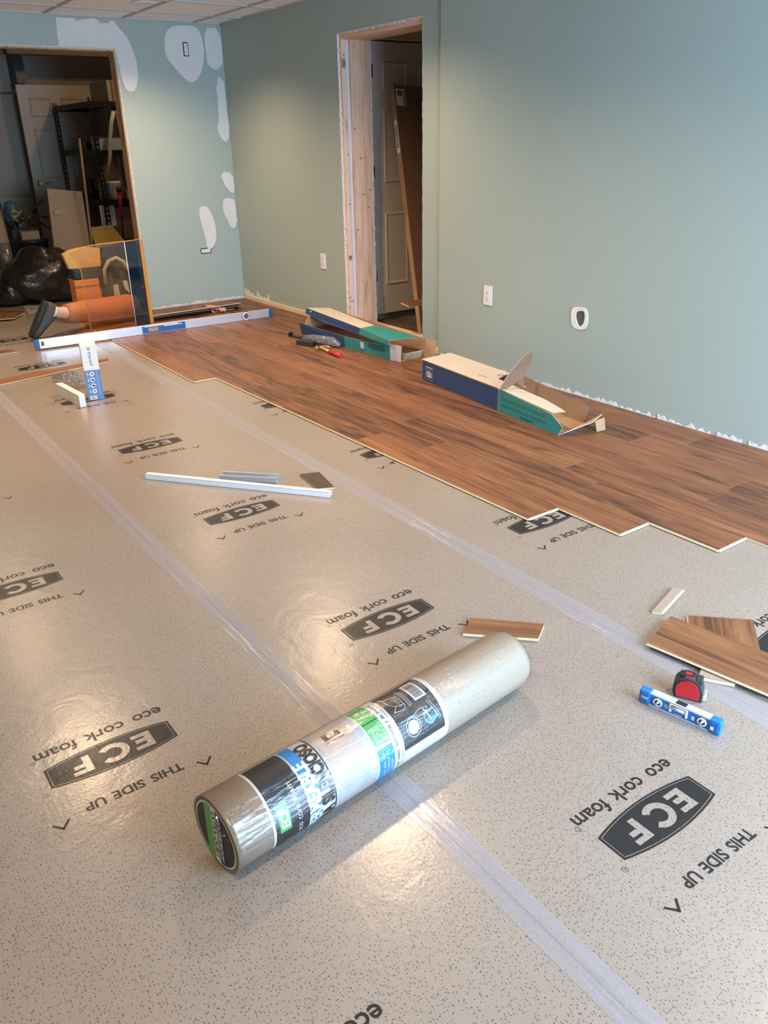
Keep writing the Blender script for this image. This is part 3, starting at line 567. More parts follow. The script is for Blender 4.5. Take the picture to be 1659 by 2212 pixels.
# ---- laid laminate planks, each its own board
def e1(y):
    P = [(-5, 2.172), (1.4, 2.158), (2.08, 2.150), (4.85, 2.092), (7.5, 2.093)]
    for (a, xa), (b_, xb) in zip(P, P[1:]):
        if y <= b_: return xa+(xb-xa)*(y-a)/(b_-a)
    return P[-1][1]
def edge(i, y):
    if i == 0: return 1.940
    if i >= 9: return 3.583
    return min(e1(y)+(i-1)*0.1725, 3.583)
ends = [4.866, 2.073, 1.760, 1.456, 1.15, 0.85, 0.55, 0.3, 0.1]
lf = bpy.data.objects.new('floor_laminate', None); C.objects.link(lf); struct(lf)
random.seed(21)
for i in range(9):
    y = ends[i]; first = True; PL = 1.215
    while y < YB-0.02:
        L_ = PL if not first else random.choice([PL, 0.9, 0.7, PL])
        if i == 0: L_ = PL
        y2 = min(y+L_, YB-0.016); first = False
        g = 0.0006
        xm = (edge(i, (y+y2)/2)+edge(i+1, (y+y2)/2))/2; ym = (y+y2)/2
        q = [(edge(i, y)+g, y+g), (edge(i+1, y)-g, y+g), (edge(i+1, y2)-g, y2-g), (edge(i, y2)+g, y2-g)]
        b = B(); top = [(px-xm, py-ym, 0.0) for px, py in q]
        mid = [(px-xm, py-ym, -0.0022) for px, py in q]; bot = [(px-xm, py-ym, -0.0104) for px, py in q]
        # top face with a tiny worn bevel, pale core on the sides
        def ins(p): return (p[0]*(1-0.0022/0.08), p[1]-math.copysign(0.0008, p[1]), 0.0)
        T_ = [ins(p) for p in top]
        b.face(T_, M['laminate'])
        for k in range(4):
            j = (k+1) % 4
            b.face([T_[k], T_[j], (top[j][0], top[j][1], -0.0009), (top[k][0], top[k][1], -0.0009)], M['laminate'])
            b.face([(top[k][0], top[k][1], -0.0009), (top[j][0], top[j][1], -0.0009), bot[j], bot[k]], M['hdf'])
        b.face(bot[::-1], M['hdf_back'])
        b.put('plank', lf, (xm, ym, 0.0112)); y = y2
lf.location = (0, 0, 0.0)
# pale tongue along the open front edges of the laid floor
b = B(); TONG = M['hdf']
for i in range(4):
    y0 = ends[i]; y1 = ends[i-1] if i else YB-0.02
    n = 8
    for k in range(n):
        ya = y0+(y1-y0)*k/n; yb_ = y0+(y1-y0)*(k+1)/n
        xa, xb = edge(i, ya), edge(i, yb_)
        b.poly([(xa-0.006, ya, 0.0062), (xa+0.001, ya, 0.0062), (xb+0.001, yb_, 0.0062), (xb-0.006, yb_, 0.0062)], 0.003, TONG, n=(0, 0, 1))
    b.poly([(edge(i, y0), y0-0.006, 0.0062), (edge(i+1, y0), y0-0.006, 0.0062), (edge(i+1, y0), y0+0.001, 0.0062), (edge(i, y0), y0+0.001, 0.0062)], 0.003, TONG, n=(0, 0, 1))
b.put('tongue_edge', lf)

# ---- loose boards and offcuts
def scrap(pts, z, lab, name='plank_offcut', th=0.0105, m='laminate2', cat='plank', slope=None, grain=None, back=False):
    """flat board from floor outline pts (x, y); grain = heading of the wood grain"""
    cx = sum(p[0] for p in pts)/len(pts); cy = sum(p[1] for p in pts)/len(pts)
    a = grain if grain is not None else math.atan2(pts[1][1]-pts[0][1], pts[1][0]-pts[0][0])
    rz = a-PI/2; c, s_ = math.cos(-rz), math.sin(-rz)
    L = [((px-cx)*c-(py-cy)*s_, (px-cx)*s_+(py-cy)*c) for px, py in pts]
    zz = slope or [0]*len(pts)
    b = B(); T = [(x, y, th+zz[i]) for i, (x, y) in enumerate(L)]; K = [(x, y, th-0.0012+zz[i]) for i, (x, y) in enumerate(L)]; O = [(x, y, zz[i]) for i, (x, y) in enumerate(L)]
    b.face(T, M[m] if not back else M['hdf_back']); b.face(O[::-1], M['hdf_back'])
    for k in range(len(L)):
        j = (k+1) % len(L); b.face([K[k], K[j], O[j], O[k]], M['hdf']); b.face([T[k], T[j], K[j], K[k]], M[m])
    # tongue lip along the first edge
    n_ = Vector((-(L[1][1]-L[0][1]), L[1][0]-L[0][0])).normalized(); mid = Vector((sum(p[0] for p in L)/len(L), sum(p[1] for p in L)/len(L)))
    if n_.dot(Vector(L[0])-mid) < 0: n_ = -n_
    p, q = L[0], L[1]
    b.poly([(p[0], p[1], 0.0055+zz[0]), (q[0], q[1], 0.0055+zz[1]), (q[0]+n_.x*0.006, q[1]+n_.y*0.006, 0.0055+zz[1]), (p[0]+n_.x*0.006, p[1]+n_.y*0.006, 0.0055+zz[0])], 0.0025, M['hdf'])
    o = b.put(name, None, (cx, cy, z), rz); return tag(o, lab, cat)
scrap([(1.404, 1.600), (1.566, 1.440), (1.640, 1.487), (1.482, 1.652)], 0.0005, 'brown laminate offcut behind the far end of the wrapped roll', grain=math.radians(-45))
scrap([(1.981, 1.309), (2.159, 1.359), (2.145, 1.386), (1.967, 1.333)], 0.0005, 'narrow pale laminate sliver alone on the beige underlay at right', 'plank_sliver', m='hdf_back', grain=math.radians(15))
scrap([(1.889, 1.129), (2.035, 1.247), (2.171, 1.112), (2.025, 0.994)], 0.0005, 'short square laminate offcut lying under the long loose plank', grain=math.radians(39))
scrap([(1.854, 0.866), (1.795, 1.219), (1.972, 1.267), (2.045, 0.872), (2.115, 0.25), (1.935, 0.25)], 0.0122, 'long loose laminate plank resting across an offcut at the right edge', 'loose_plank', grain=math.radians(98))
scrap([(1.836, 0.955), (1.785, 1.035), (1.835, 1.058), (1.90, 0.98)], 0.0005, 'pale upside-down laminate sliver peeking from under the long loose plank', 'plank_sliver', back=True, grain=math.radians(100))
scrap([(1.649, 2.859), (1.713, 2.828), (1.754, 3.024), (1.669, 3.055)], 0.0005, 'dark brown laminate offcut beside the white trim strip', m='laminate_dark', grain=math.radians(100))
scrap([(0.30, 5.49), (1.68, 5.765), (1.712, 5.862), (0.26, 5.66)], 0.0005, 'long narrow laminate plank behind the upright accessory box', 'loose_plank', grain=math.radians(10))
scrap([(0.95, 6.50), (1.250, 6.52), (1.205, 6.63), (0.95, 6.64)], 0.0005, 'laminate plank end cut off by the left edge, beside the long level', 'loose_plank', grain=math.radians(5))
scrap([(1.461, 8.118), (1.657, 8.05), (1.70, 8.20), (1.53, 8.437)], 0.0005, 'laminate offcut on the underlay through the left opening, nearest the shoe', grain=math.radians(20))
scrap([(1.40, 7.90), (1.524, 7.86), (1.67, 8.08), (1.42, 8.25)], 0.012, 'laminate offcut lying on another one through the left opening', grain=math.radians(60))
# board propped near the back wall
o = scrap([(2.44, 6.875), (3.285, 6.915), (3.335, 7.085), (2.50, 7.085)], 0.0125, 'loose laminate plank propped up along the back wall', 'loose_plank', m='laminate', slope=[0.050, 0.050, 0.004, 0.004], grain=0.03)
scrap([(3.03, 6.93), (3.235, 6.96), (3.235, 6.985), (3.03, 6.955)], 0.0125, 'thin pale strip under the propped plank by the back wall', 'plank_sliver', th=0.006, back=True, grain=0.1)
# spare planks standing through the doorway
def beam3(p0, ex, ey, ez, sx, sy, sz):
    return Matrix((( ex.x*sx, ey.x*sy, ez.x*sz, p0.x), (ex.y*sx, ey.y*sy, ez.y*sz, p0.y), (ex.z*sx, ey.z*sy, ez.z*sz, p0.z), (0, 0, 0, 1)))
# ================================================================ WRAPPED UNDERLAY ROLL
RA = Vector((0.424, 1.243, 0.0885)); RB = Vector((1.357, 1.346, 0.0845)); rl = (RB-RA).length
ang = math.atan2(RB.y-RA.y, RB.x-RA.x)
roll = thing('underlay_roll', 'shrink-wrapped roll of beige cork underlay with black, blue and green label', 'roll', (RA.x, RA.y, 0), ang)
rr_ = lambda s: 0.0865-0.0045*max(0, s)/rl
def cyl(s, phi, d=0.0):                        # phi from the camera side (-y) up over the top, local frame of the roll
    r = rr_(s)+d; return Vector((s, -r*math.cos(phi), 0.0885-0.004*s/rl+r*math.sin(phi)))
def shell(prof, m, seg=56):
    b = B(); rings = [[b.bm.verts.new((s, -r*math.cos(2*PI*k/seg), 0.0885-0.004*max(0, s)/rl+r*math.sin(2*PI*k/seg))) for k in range(seg)] for s, r in prof]
    for a, c in zip(rings, rings[1:]):
        for k in range(seg):
            f = b.bm.faces.new((a[k], a[(k+1) % seg], c[(k+1) % seg], c[k])); f.smooth = True; f.material_index = b.mi(m)
    return b, rings
b, rg_ = shell([(0.0, 0.0865), (0.3, rr_(0.3)), (0.6, rr_(0.6)), (rl-0.03, rr_(rl)), (rl-0.008, rr_(rl)-0.006), (rl, rr_(rl)-0.02)], M['foam3d'])
for r, mm in ((rg_[0], M['kraft_core']), (rg_[-1], M['kraft_core'])): f = b.bm.faces.new(r); f.material_index = b.mi(mm)
b.put('foam_roll', roll)
b, _ = shell([(-0.0025, 0.080), (-0.0015, 0.0880), (0.01, 0.0885), (0.3, rr_(0.3)+0.0022), (0.6, rr_(0.6)+0.0022), (rl-0.03, rr_(rl)+0.0022), (rl-0.006, rr_(rl)-0.004), (rl+0.003, rr_(rl)-0.022), (rl+0.004, 0.02)], M['wrap'], 72)
random.seed(2)
for v in b.bm.verts:
    if v.co.x > rl-0.05: v.co += Vector((random.uniform(-0.003, 0.003), random.uniform(-0.002, 0.002), random.uniform(-0.0015, 0.002)))
b.put('plastic_wrap', roll)
R_ = math.radians
def band(b, s0, s1, p0, p1, m, d):
    n = max(2, int(abs(p1-p0)/6)); ns = max(1, int((s1-s0)/0.05)); g = [[b.bm.verts.new(cyl(s0+(s1-s0)*i/ns, R_(p0+(p1-p0)*k/n), d)) for i in range(ns+1)] for k in range(n+1)]
    for a, c in zip(g, g[1:]):
        for i in range(ns):
            f = b.bm.faces.new((a[i], a[i+1], c[i+1], c[i])); f.material_index = b.mi(m); f.smooth = True
P0, P1 = -75, 121
lb = B(); d1, d2, d3, d4 = 0.0004, 0.0007, 0.0010, 0.0013
band(lb, 0.087, 0.607, P0, P1, M['lbl_white'], d1)
for a, c, p, q, m in ((0.093, 0.181, P0, 118, 'lbl_black'), (0.185, 0.214, P0, 118, 'lbl_blue'), (0.2495, 0.2535, P0, 118, 'lbl_black'), (0.2535, 0.376, P0, 118, 'lbl_photo'),
                      (0.381, 0.428, 34, 118, 'lbl_green'), (0.381, 0.428, P0, 29, 'lbl_blue'), (0.4595, 0.594, 2, 118, 'lbl_black')): band(lb, a, c, p, q, M[m], d2)
# printed room photo with wood boards, logo card
band(lb, 0.262, 0.352, 40, 112, M['lbl_tan'], d3); band(lb, 0.262, 0.365, -48, 36, M['lbl_photo'], d3)
for k in range(5): band(lb, 0.268, 0.372, -46+k*6, -41+k*6, M['lbl_wood'], d4)
band(lb, 0.3585, 0.3600, P0, 116, M['lbl_white'], d3); band(lb, 0.2575, 0.374, 37.2, 38.6, M['lbl_white'], d4)
band(lb, 0.285, 0.330, 82, 96, M['lbl_black'], d4); band(lb, 0.381, 0.428, 73, 74.5, M['lbl_black'], d3)
band(lb, 0.541, 0.579, 66, 108, M['lbl_white'], d3)
random.seed(8); p = 69
while p < 103:
    w = random.choice([0.5, 0.9, 1.5]); band(lb, 0.546, 0.573, p, p+w, M['lbl_black'], d4); p += w+random.choice([0.7, 1.1])
band(lb, 0.103, 0.132, -4, 39, M['lbl_green'], d3)
lb.put('label', roll)
tx = B()
def rt(body, s_base, p_mid, m, width_deg=None, size=None, bold=0.0, cut=0.004, cond=1.0):
    """lettering running up round the roll, its top towards the near end"""
    w = R_(width_deg)*0.086 if width_deg else None
    tx.text(body, m, size=size, width=w, fn=lambda x, y: cyl(s_base-y*cond, R_(p_mid)+x/0.086, d4+0.0003), bold=bold, cut=cut)
rt('ECF', 0.127, 17, M['lbl_white'], 30, bold=0.045)
rt('eco cork foam', 0.160, 17, M['lbl_white'], 82)
rt('IMPERMEABLE', 0.2115, 8, M['lbl_white'], 134, bold=0.05, cond=1.35)
rt('EXTRA SILENCIOSO', 0.2455, 18, M['lbl_black'], 172, bold=0.055, cond=1.55)
rt('Para tablón de vinilo, laminados y de madera', 0.443, 20, M['lbl_black'], 172)
rt('para amortiguar y mejorar el rendimiento', 0.456, 30, M['lbl_photo'], 150)
rt('pies2', 0.396, 52, M['lbl_white'], 24); rt('m2)', 0.406, 55, M['lbl_white'], 16); rt('(44 cm)', 0.414, 52, M['lbl_white'], 26); rt('(7.62 m)', 0.424, 52, M['lbl_white'], 30); rt('1/8', 0.404, 95, M['lbl_white'], 16); rt('in', 0.416, 88, M['lbl_white'], 8)
rt('para piso con', 0.398, 0, M['lbl_white'], 46); rt('el metraje de', 0.410, 0, M['lbl_white'], 44); rt('sonido', 0.421, -6, M['lbl_white'], 22)
tx.text('ECF', M['lbl_white'], size=0.012, fn=lambda x, y: cyl(0.3075+x, R_(86)+y/0.086, d4+0.0004), bold=0.0006)
tx.text('eco cork foam', M['lbl_black'], size=0.008, fn=lambda x, y: cyl(0.3075+x, R_(76)+y/0.086, d4+0.0002))
def line3(pts, w=0.0011, m='lbl_white'):
    for (s0, p0), (s1, p1) in zip(pts, pts[1:]):
        a = Vector((s0, R_(p0)*0.086)); c = Vector((s1, R_(p1)*0.086)); n = Vector((-(c-a).y, (c-a).x)).normalized()*w/2; k = max(1, int((c-a).length/0.006))
        for i in range(k):
            u, v = a+(c-a)*i/k, a+(c-a)*(i+1)/k; tx.face([cyl(q.x, q.y/0.086, d3+0.0002) for q in (u+n, u-n, v-n, v+n)], M[m])
line3([(0.474, 98), (0.474, 84), (0.488, 74), (0.474, 66), (0.500, 62), (0.510, 68), (0.510, 92), (0.474, 98)]); line3([(0.488, 74), (0.512, 71)]); line3([(0.463, 110), (0.474, 98)])
for p in (70, 76, 82, 88): line3([(0.495, p), (0.504, p), (0.504, p+3), (0.495, p+3), (0.495, p)], 0.0007)
for k, s in enumerate((0.519, 0.5235, 0.528)): line3([(s, 62+k), (s, 104-4*k)], 0.0009)
for s in (0.584, 0.588): line3([(s, 74), (s, 110)], 0.0008)
cc = [(0.500+0.022*math.cos(2*PI*k/24), 31+15*math.sin(2*PI*k/24)) for k in range(25)]; line3(cc, 0.0015)
tx.face([cyl(0.500+0.017*math.cos(2*PI*k/16), R_(31+11*math.sin(2*PI*k/16)), d3+0.0003) for k in range(16)], M['lbl_tan'])
line3([(0.505, 46), (0.535, 52), (0.56, 49), (0.545, 40), (0.515, 44)]); line3([(0.545, 49), (0.556, 28)], 0.003)
tx.face([cyl(s, R_(p), d3+0.0001) for s, p in ((0.540, 42), (0.572, 44), (0.575, 28), (0.553, 20), (0.538, 29))], M['lbl_blue'])
line3([(0.540, 42), (0.572, 44), (0.575, 28), (0.553, 20), (0.538, 29), (0.540, 42)]); line3([(0.566, 58), (0.580, 22)]); line3([(0.572, 58), (0.586, 22)])
tx.put('label_print', roll)
# printed end cap
cp = B()
def capf(pts, m, d): cp.face([(-d, -y, 0.0885+z) for y, z in pts], m)        # y to the camera side, z up
def disc(r, m, d): capf([(r*math.cos(2*PI*k/48), r*math.sin(2*PI*k/48)) for k in range(48)], m, d)
def seg_band(r, y0, y1, m, d, sl=0.25):
    """slanting band of the disc, running top to bottom"""
    P = []; n = 14
    zt = lambda y: math.sqrt(max(0, r*r-y*y))
    ys = [y0+(y1-y0)*k/n for k in range(n+1)]
    P = [(y, zt(y)) for y in ys]+[(y, -zt(y)) for y in ys[::-1]]
    capf(P, m, d)
disc(0.0845, M['kraft_core'], 0.0003); disc(0.0775, M['card_white'], 0.0008); disc(0.0735, M['lbl_black'], 0.0012)
seg_band(0.0735, -0.036, -0.008, M['lbl_green'], 0.0016); seg_band(0.0735, -0.008, 0.010, M['card_white'], 0.0016); seg_band(0.0735, 0.012, 0.030, pmat('label_navy', (0.02, 0.06, 0.22), 0.45), 0.0016)
cp.text('EXTRA-QUIET', M['lbl_black'], width=0.128, fn=lambda x, y: Vector((-0.0021, -(-0.005+y*0.9), 0.0885-x)), bold=0.02)
cp.text('WATERPROOF', M['card_white'], width=0.118, fn=lambda x, y: Vector((-0.0021, -(0.015+y*0.9), 0.0885-x)), bold=0.02)
cp.put('end_cap', roll)
# frilled wrap at the near end
fr = B(); random.seed(4)
for k in range(10):
    a = R_(48+random.uniform(-16, 26)); r0 = random.uniform(0.055, 0.088)
    p = Vector((-0.003, -r0*math.cos(a), 0.0885+r0*math.sin(a))); q = p+Vector((-random.uniform(0.002, 0.008), -0.012*random.random(), random.uniform(-0.014, 0.008))); s_ = p+Vector((-0.004, random.uniform(-0.014, 0.014), -0.008))
    fr.face([p, q, s_], M['bubble'])
fr.put('wrap_frill', roll)

# ================================================================ TOOLS AND TRIM ON THE UNDERLAY
# torpedo level (standing on its edge)
tl = thing('torpedo_level', 'bright blue torpedo level with aluminium edges standing beside a red tape measure', 'level', (1.5985, 0.965, 0.001), math.atan2(0.855-1.071, 1.62-1.575))
LL = 0.222; h2 = LL/2
b = B(); prof = [(-h2+0.012, 0.003), (h2-0.012, 0.003), (h2-0.012, 0.037), (-h2+0.012, 0.037)]
b.box(-h2+0.02, h2-0.02, 0.001, 0.019, 0.002, 0.038, M['blue']); b.put('body', tl)
for s in (-1, 1):
    b = B(); b.box(s*h2-(0.032 if s > 0 else 0), s*h2+(0.032 if s < 0 else 0), -0.003, 0.023, 0, 0.041, M['blue'], 0.006)
    b.box(s*(h2-0.016)-0.009, s*(h2-0.016)+0.009, -0.0036, -0.002, 0.009, 0.032, M['blue2'], 0.001); b.put('end_cap', tl)
B().box(-h2+0.03, h2-0.03, -0.0015, 0.0215, 0.0365, 0.041, M['alu'], 0.001).box(-0.012, 0.015, 0.002, 0.019, 0.0409, 0.0415, M['black']).put('top_rail', tl)
B().box(-h2+0.03, h2-0.03, -0.0015, 0.0215, 0.0, 0.004, M['alu'], 0.001).put('bottom_rail', tl)
for x in (-0.058, 0.062):
    v = B().lathe([(0.0125, 0.0), (0.0125, 0.003), (0.0085, 0.0035), (0.0085, 0.001)], M['white'], (x, 0.001, 0.020), (0, -1, 0)).put('vial_ring', tl)
    B().lathe([(0.0083, 0.0), (0.0083, 0.0018)], M['rubber'], (x, 0.001, 0.020), (0, -1, 0)).tube([(x-0.004, -0.0018, 0.014), (x+0.004, -0.0018, 0.026)], 0.0035, M['vial'], 10).put('vial', v)
v = B().box(-0.026, 0.024, -0.0022, 0.001, 0.019, 0.035, M['white'], 0.001).box(-0.026, -0.019, -0.0022, 0.001, 0.010, 0.02, M['white'], 0.001).box(0.018, 0.024, -0.0022, 0.001, 0.010, 0.02, M['white'], 0.001).put('vial_window', tl)
B().box(-0.020, 0.018, -0.0026, -0.002, 0.021, 0.033, M['rubber']).tube([(-0.018, -0.003, 0.027), (0.016, -0.003, 0.027)], 0.0042, M['vial'], 10).put('vial', v)
b = B(); fz = lambda dx, dz: (lambda x, y: Vector((x+dx, -0.0042, y+dz)))
b.text('FBB', M['white'], size=0.012, fn=fz(-h2+0.018, 0.017)); b.lathe([(0.0055, 0), (0.0055, 0.0006), (0.0045, 0.0006)], M['white'], (-0.034, 0.001, 0.019), (0, -1, 0)); b.lathe([(0.003, 0), (0.003, 0.0008)], M['blue'], (-0.034, 0.0006, 0.019), (0, -1, 0))
b.text('torpedo', M['white'], size=0.007, fn=lambda x, y: Vector((x, 0.0004, y+0.0065)))
for k in range(3): b.box(0.034, 0.042, 0.0004, 0.001, 0.013+k*0.004, 0.0155+k*0.004, M['white'])
b.box(0.086, 0.094, -0.0042, -0.003, 0.012, 0.022, M['white']); b.put('marking', tl)
# tape measure
tm = thing('tape_measure', 'red and black tape measure standing behind the blue torpedo level', 'tape measure', (1.702, 1.010, 0.001), R_(-62))
def dshape(w, h, n=8):
    P = [(-w/2+0.006, 0), (w/2, 0), (w/2, h*0.35)]
    for k in range(n+1): a = PI*0.1+PI*0.8*k/n; P.append((w/2*math.cos(a)*0.98-0.002, h*0.42+h*0.58*math.sin(a)))
    P += [(-w/2, h*0.3)]; return P
b = B(); b.poly([(x, -0.022, z) for x, z in dshape(0.078, 0.066)], 0.044, M['rubber'], n=(0, -1, 0)); b.put('case', tm)
b = B(); b.poly([(x*0.80, -0.0255, 0.006+z*0.80) for x, z in dshape(0.078, 0.066)], 0.004, M['red'], n=(0, -1, 0)); b.poly([(x*0.80, 0.0255, 0.006+z*0.80) for x, z in dshape(0.078, 0.066)][::-1], 0.004, M['red'], n=(0, 1, 0))
b.box(-0.012, 0.012, -0.014, 0.014, 0.060, 0.0675, M['red'], 0.003); b.put('side_plate', tm, label='red side plate')
B().box(-0.026, 0.012, -0.012, 0.012, 0.060, 0.0685, M['black'], 0.002).box(-0.012, 0.004, -0.006, 0.006, 0.068, 0.0695, M['red']).put('lock_button', tm)
B().box(0.016, 0.034, -0.016, 0.016, 0.048, 0.064, M['rubber'], 0.004).put('bumper', tm)
B().box(0.038, 0.048, -0.012, 0.012, 0.003, 0.006, M['white']).box(0.044, 0.047, -0.012, -0.006, 0.004, 0.020, M['white']).box(0.044, 0.047, 0.006, 0.012, 0.004, 0.020, M['white']).box(0.044, 0.047, -0.012, 0.012, 0.010, 0.014, M['white']).put('blade_hook', tm)
# white trim strip and metal offcut
p0, p1 = Vector((1.101, 3.475)), Vector((1.657, 2.765)); d = p1-p0; ws = thing('trim_strip', 'long white trim strip lying on the underlay in front of a metal offcut', 'trim', ((p0.x+p1.x)/2, (p0.y+p1.y)/2, 0.0008), math.atan2(d.y, d.x))
l2 = d.length/2
B().box(-l2, l2, -0.012, -0.0095, 0, 0.024, M['white'], 0.0006).put('front_face', ws)
B().box(-l2, l2, -0.012, 0.016, 0.0215, 0.024, M['white'], 0.0006).box(-l2, l2, 0.004, 0.006, 0.004, 0.022, M['white']).put('top_leg', ws)
p0, p1 = Vector((1.372, 3.256)), Vector((1.560, 3.062)); d = p1-p0; mt = thing('metal_track_offcut', 'short galvanised steel channel offcut behind the white trim strip', 'metal channel', ((p0.x+p1.x)/2, (p0.y+p1.y)/2, 0.0008), math.atan2(d.y, d.x)); l2 = d.length/2
B().box(-l2, l2, -0.026, 0.026, 0, 0.0012, M['galv']).put('web', mt)
for s in (-1, 1): B().box(-l2, l2, s*0.0255-0.0006, s*0.0255+0.0006, 0, 0.026, M['galv']).box(-l2, l2, s*0.022-0.004, s*0.022+0.004, 0.0252, 0.0264, M['galv']).put('flange', mt)
b = B()
for k in range(12): b.lathe([(0.0022, 0), (0.0022, 0.0004)], M['rubber'], (-l2+0.012+k*2*l2/12.5, 0.0, 0.0012), (0, 0, 1), 10)
b.put('punched_hole_row', mt)
# upright accessory box and its little white neighbour
sb = thing('accessory_box', 'tall white and blue accessory box standing on end with icons and barcode', 'box', (1.320, 4.8925, 0.0008), math.atan2(4.883-4.902, 1.364-1.280))
bw, bd, bh, bs = 0.088, 0.085, 0.336, 0.183
B().box(-bw/2, bw/2, 0, bd, 0, bs, M['sky_card'], 0.0012).put('lower_sleeve', sb); B().box(-bw/2-0.0006, bw/2+0.0006, -0.0006, bd+0.0006, bs, bh, M['card_white'], 0.0012).put('upper_sleeve', sb)
B().box(-bw/2-0.0013, -bw/2-0.0002, 0.002, bd-0.002, 0.002, bh-0.002, pmat('beige_card_side', (0.50, 0.40, 0.31), 0.6)).put('side_panel', sb)
b = B(); Fx = lambda dx, dz: (lambda x, y: Vector((dx+y, -0.0014, dz-x)))   # reads downwards, letter tops to the right
b.text('driproof', M['rubber'], width=0.082, fn=Fx(-0.005, 0.252)); b.box(-0.006, 0.008, -0.0014, -0.0008, 0.305, 0.317, M['rubber']); b.box(-0.003, 0.005, -0.0016, -0.0012, 0.308, 0.314, M['card_white'])
for k, z in enumerate((0.160, 0.125, 0.090, 0.055)):
    P = [(0.0135*math.cos(2*PI*i/24)-0.004, z+0.0135*math.sin(2*PI*i/24)) for i in range(24)]
    cx_, cz_ = ((1, 1), (-1, 1), (-1, -1), (1, 1))[k]
    P = [(x, zz) for x, zz in P]; idx = {(1, 1): 3, (-1, 1): 9, (-1, -1): 15}[(cx_, cz_)]; P[idx] = (-0.004+cx_*0.0142, z+cz_*0.0142)
    b.face([(x, -0.0008, zz) for x, zz in P], M['card_white'])
    if k in (1, 2): b.face([(-0.004+x, -0.0012, z+y) for x, y in ((-0.009, -0.001), (-0.005, 0.008), (0.011, 0.0), (0.007, -0.009))], M['rubber'])
    else:
        b.face([(-0.004+x, -0.0012, z+y) for x, y in ((-0.008, 0.006), (-0.005, 0.008), (0.006, -0.006), (0.003, -0.009))], M['rubber']); b.face([(-0.004+x, -0.0012, z+y) for x, y in ((0.002, -0.002), (0.007, 0.006), (0.004, 0.008), (-0.001, -0.001))], M['rubber'])
    b.box(-0.030, -0.026, -0.0010, -0.0004, z-0.010, z+0.010, M['card_white'])
b.box(0.024, 0.0255, -0.0010, -0.0004, 0.03, 0.178, M['card_white'])
b.box(-0.034, 0.004, -0.0010, -0.0004, 0.005, 0.027, M['card_white'])
for k in range(11): b.box(-0.026+k*0.0024, -0.026+k*0.0024+random.choice([0.0008, 0.0016]), -0.0014, -0.0008, 0.009, 0.022, M['rubber'])
for k in range(4): b.box(-bw/2-0.0018, -bw/2-0.0012, 0.02, 0.06, 0.05+k*0.045, 0.062+k*0.045, M['rubber'])
b.box(-bw/2-0.0018, -bw/2-0.0012, 0.022, 0.066, 0.245, 0.305, M['rubber']); b.put('printing', sb)
wbx = thing('white_carton', 'small plain white carton lying on edge beside the upright accessory box', 'box', (1.217, 4.791, 0.0008), 0.0)
V1 = Vector((1.178, 4.79)); a_ = math.atan2(5.148-4.79, 1.160-1.191)
wbx.location = (1.191, 4.793, 0.0008); wbx.rotation_euler = (0, 0, a_-PI/2)
B().box(0, 0.038, 0, 0.360, 0, 0.075, M['card_white'], 0.0015).put('carton_body', wbx); B().box(0.001, 0.037, -0.0016, 0.0, 0.001, 0.074, M['card_white'], 0.0008).put('end_flap', wbx); B().box(-0.0006, 0.0, 0.0005, 0.0025, 0.002, 0.073, M['black']).put('flap_gap', wbx)
# bubble wrap heap
b = B(); random.seed(9)
for i in range(11):
    for j in range(14):
        x = 1.20+i*0.016+j*0.004+random.uniform(-.003, .003); y = 5.20+j*0.032+random.uniform(-.004, .004)
        z = 0.010+0.05*math.exp(-((i-5)/3.5)**2-((j-7)/4.5)**2)*(0.8+0.4*random.random())
        b.ball((x, y, z), 0.009, 0.012, 0.006, M['bubble'], 1)
        b.ball((x, y, 0.006), 0.009, 0.012, 0.006, M['bubble'], 1) if (i+j) % 3 == 0 else None
bw_ = recenter(b.put('bubble_wrap')); bw_['kind'] = 'stuff'; tag(bw_, 'crumpled clear bubble wrap behind the small white carton', 'bubble wrap')

# long box-beam level across the floor
p0, p1 = Vector((1.367, 6.49)), Vector((3.345, 6.415)); d = p1-p0
lv = thing('box_level', 'long white-grey box level with blue ends lying across the planks', 'level', ((p0.x+p1.x)/2, (p0.y+p1.y)/2, 0.0122), math.atan2(d.y, d.x)); l2 = d.length/2
B().box(-l2+0.03, l2-0.03, 0, 0.024, 0, 0.068, M['alu'], 0.0015).put('beam', lv)
for s in (-1, 1): B().box(s*(l2-0.018)-0.018, s*(l2-0.018)+0.018, -0.001, 0.025, -0.0006, 0.0695, M['blue2'], 0.003).put('end_cap', lv)
B().box(-l2+0.045, -l2+0.068, -0.0008, 0.001, 0.018, 0.052, M['card_dark'], 0.0003).put('hang_slot', lv)
xx = 3.095-(p0.x+p1.x)/2
v = B().lathe([(0.035, 0.0), (0.035, 0.0035), (0.024, 0.004), (0.024, 0.001)], M['white'], (xx, 0.0, 0.034), (0, -1, 0)).put('vial_ring', lv)
B().lathe([(0.040, 0.0), (0.040, 0.0015)], M['blue2'], (xx, 0.0005, 0.034), (0, -1, 0)).put('ring_edge', v); B().lathe([(0.0235, 0.0), (0.0235, 0.0045), (0.021, 0.0045)], M['card_dark'], (xx, 0.0, 0.034), (0, -1, 0)).put('vial', v)
xa = 2.19-(p0.x+p1.x)/2
B().box(xa, xa+0.36, -0.0022, 0.001, 0.004, 0.060, M['blue2'], 0.0006).box(xa+0.05, xa+0.13, -0.0028, -0.002, 0.016, 0.046, M['ply']).box(xa+0.02, xa+0.30, -0.0026, -0.002, 0.054, 0.060, M['white']).box(xa+0.18, xa+0.33, -0.0026, -0.002, 0.044, 0.052, M['white']).put('hand_grip', lv, label='blue hand grip with white smears')

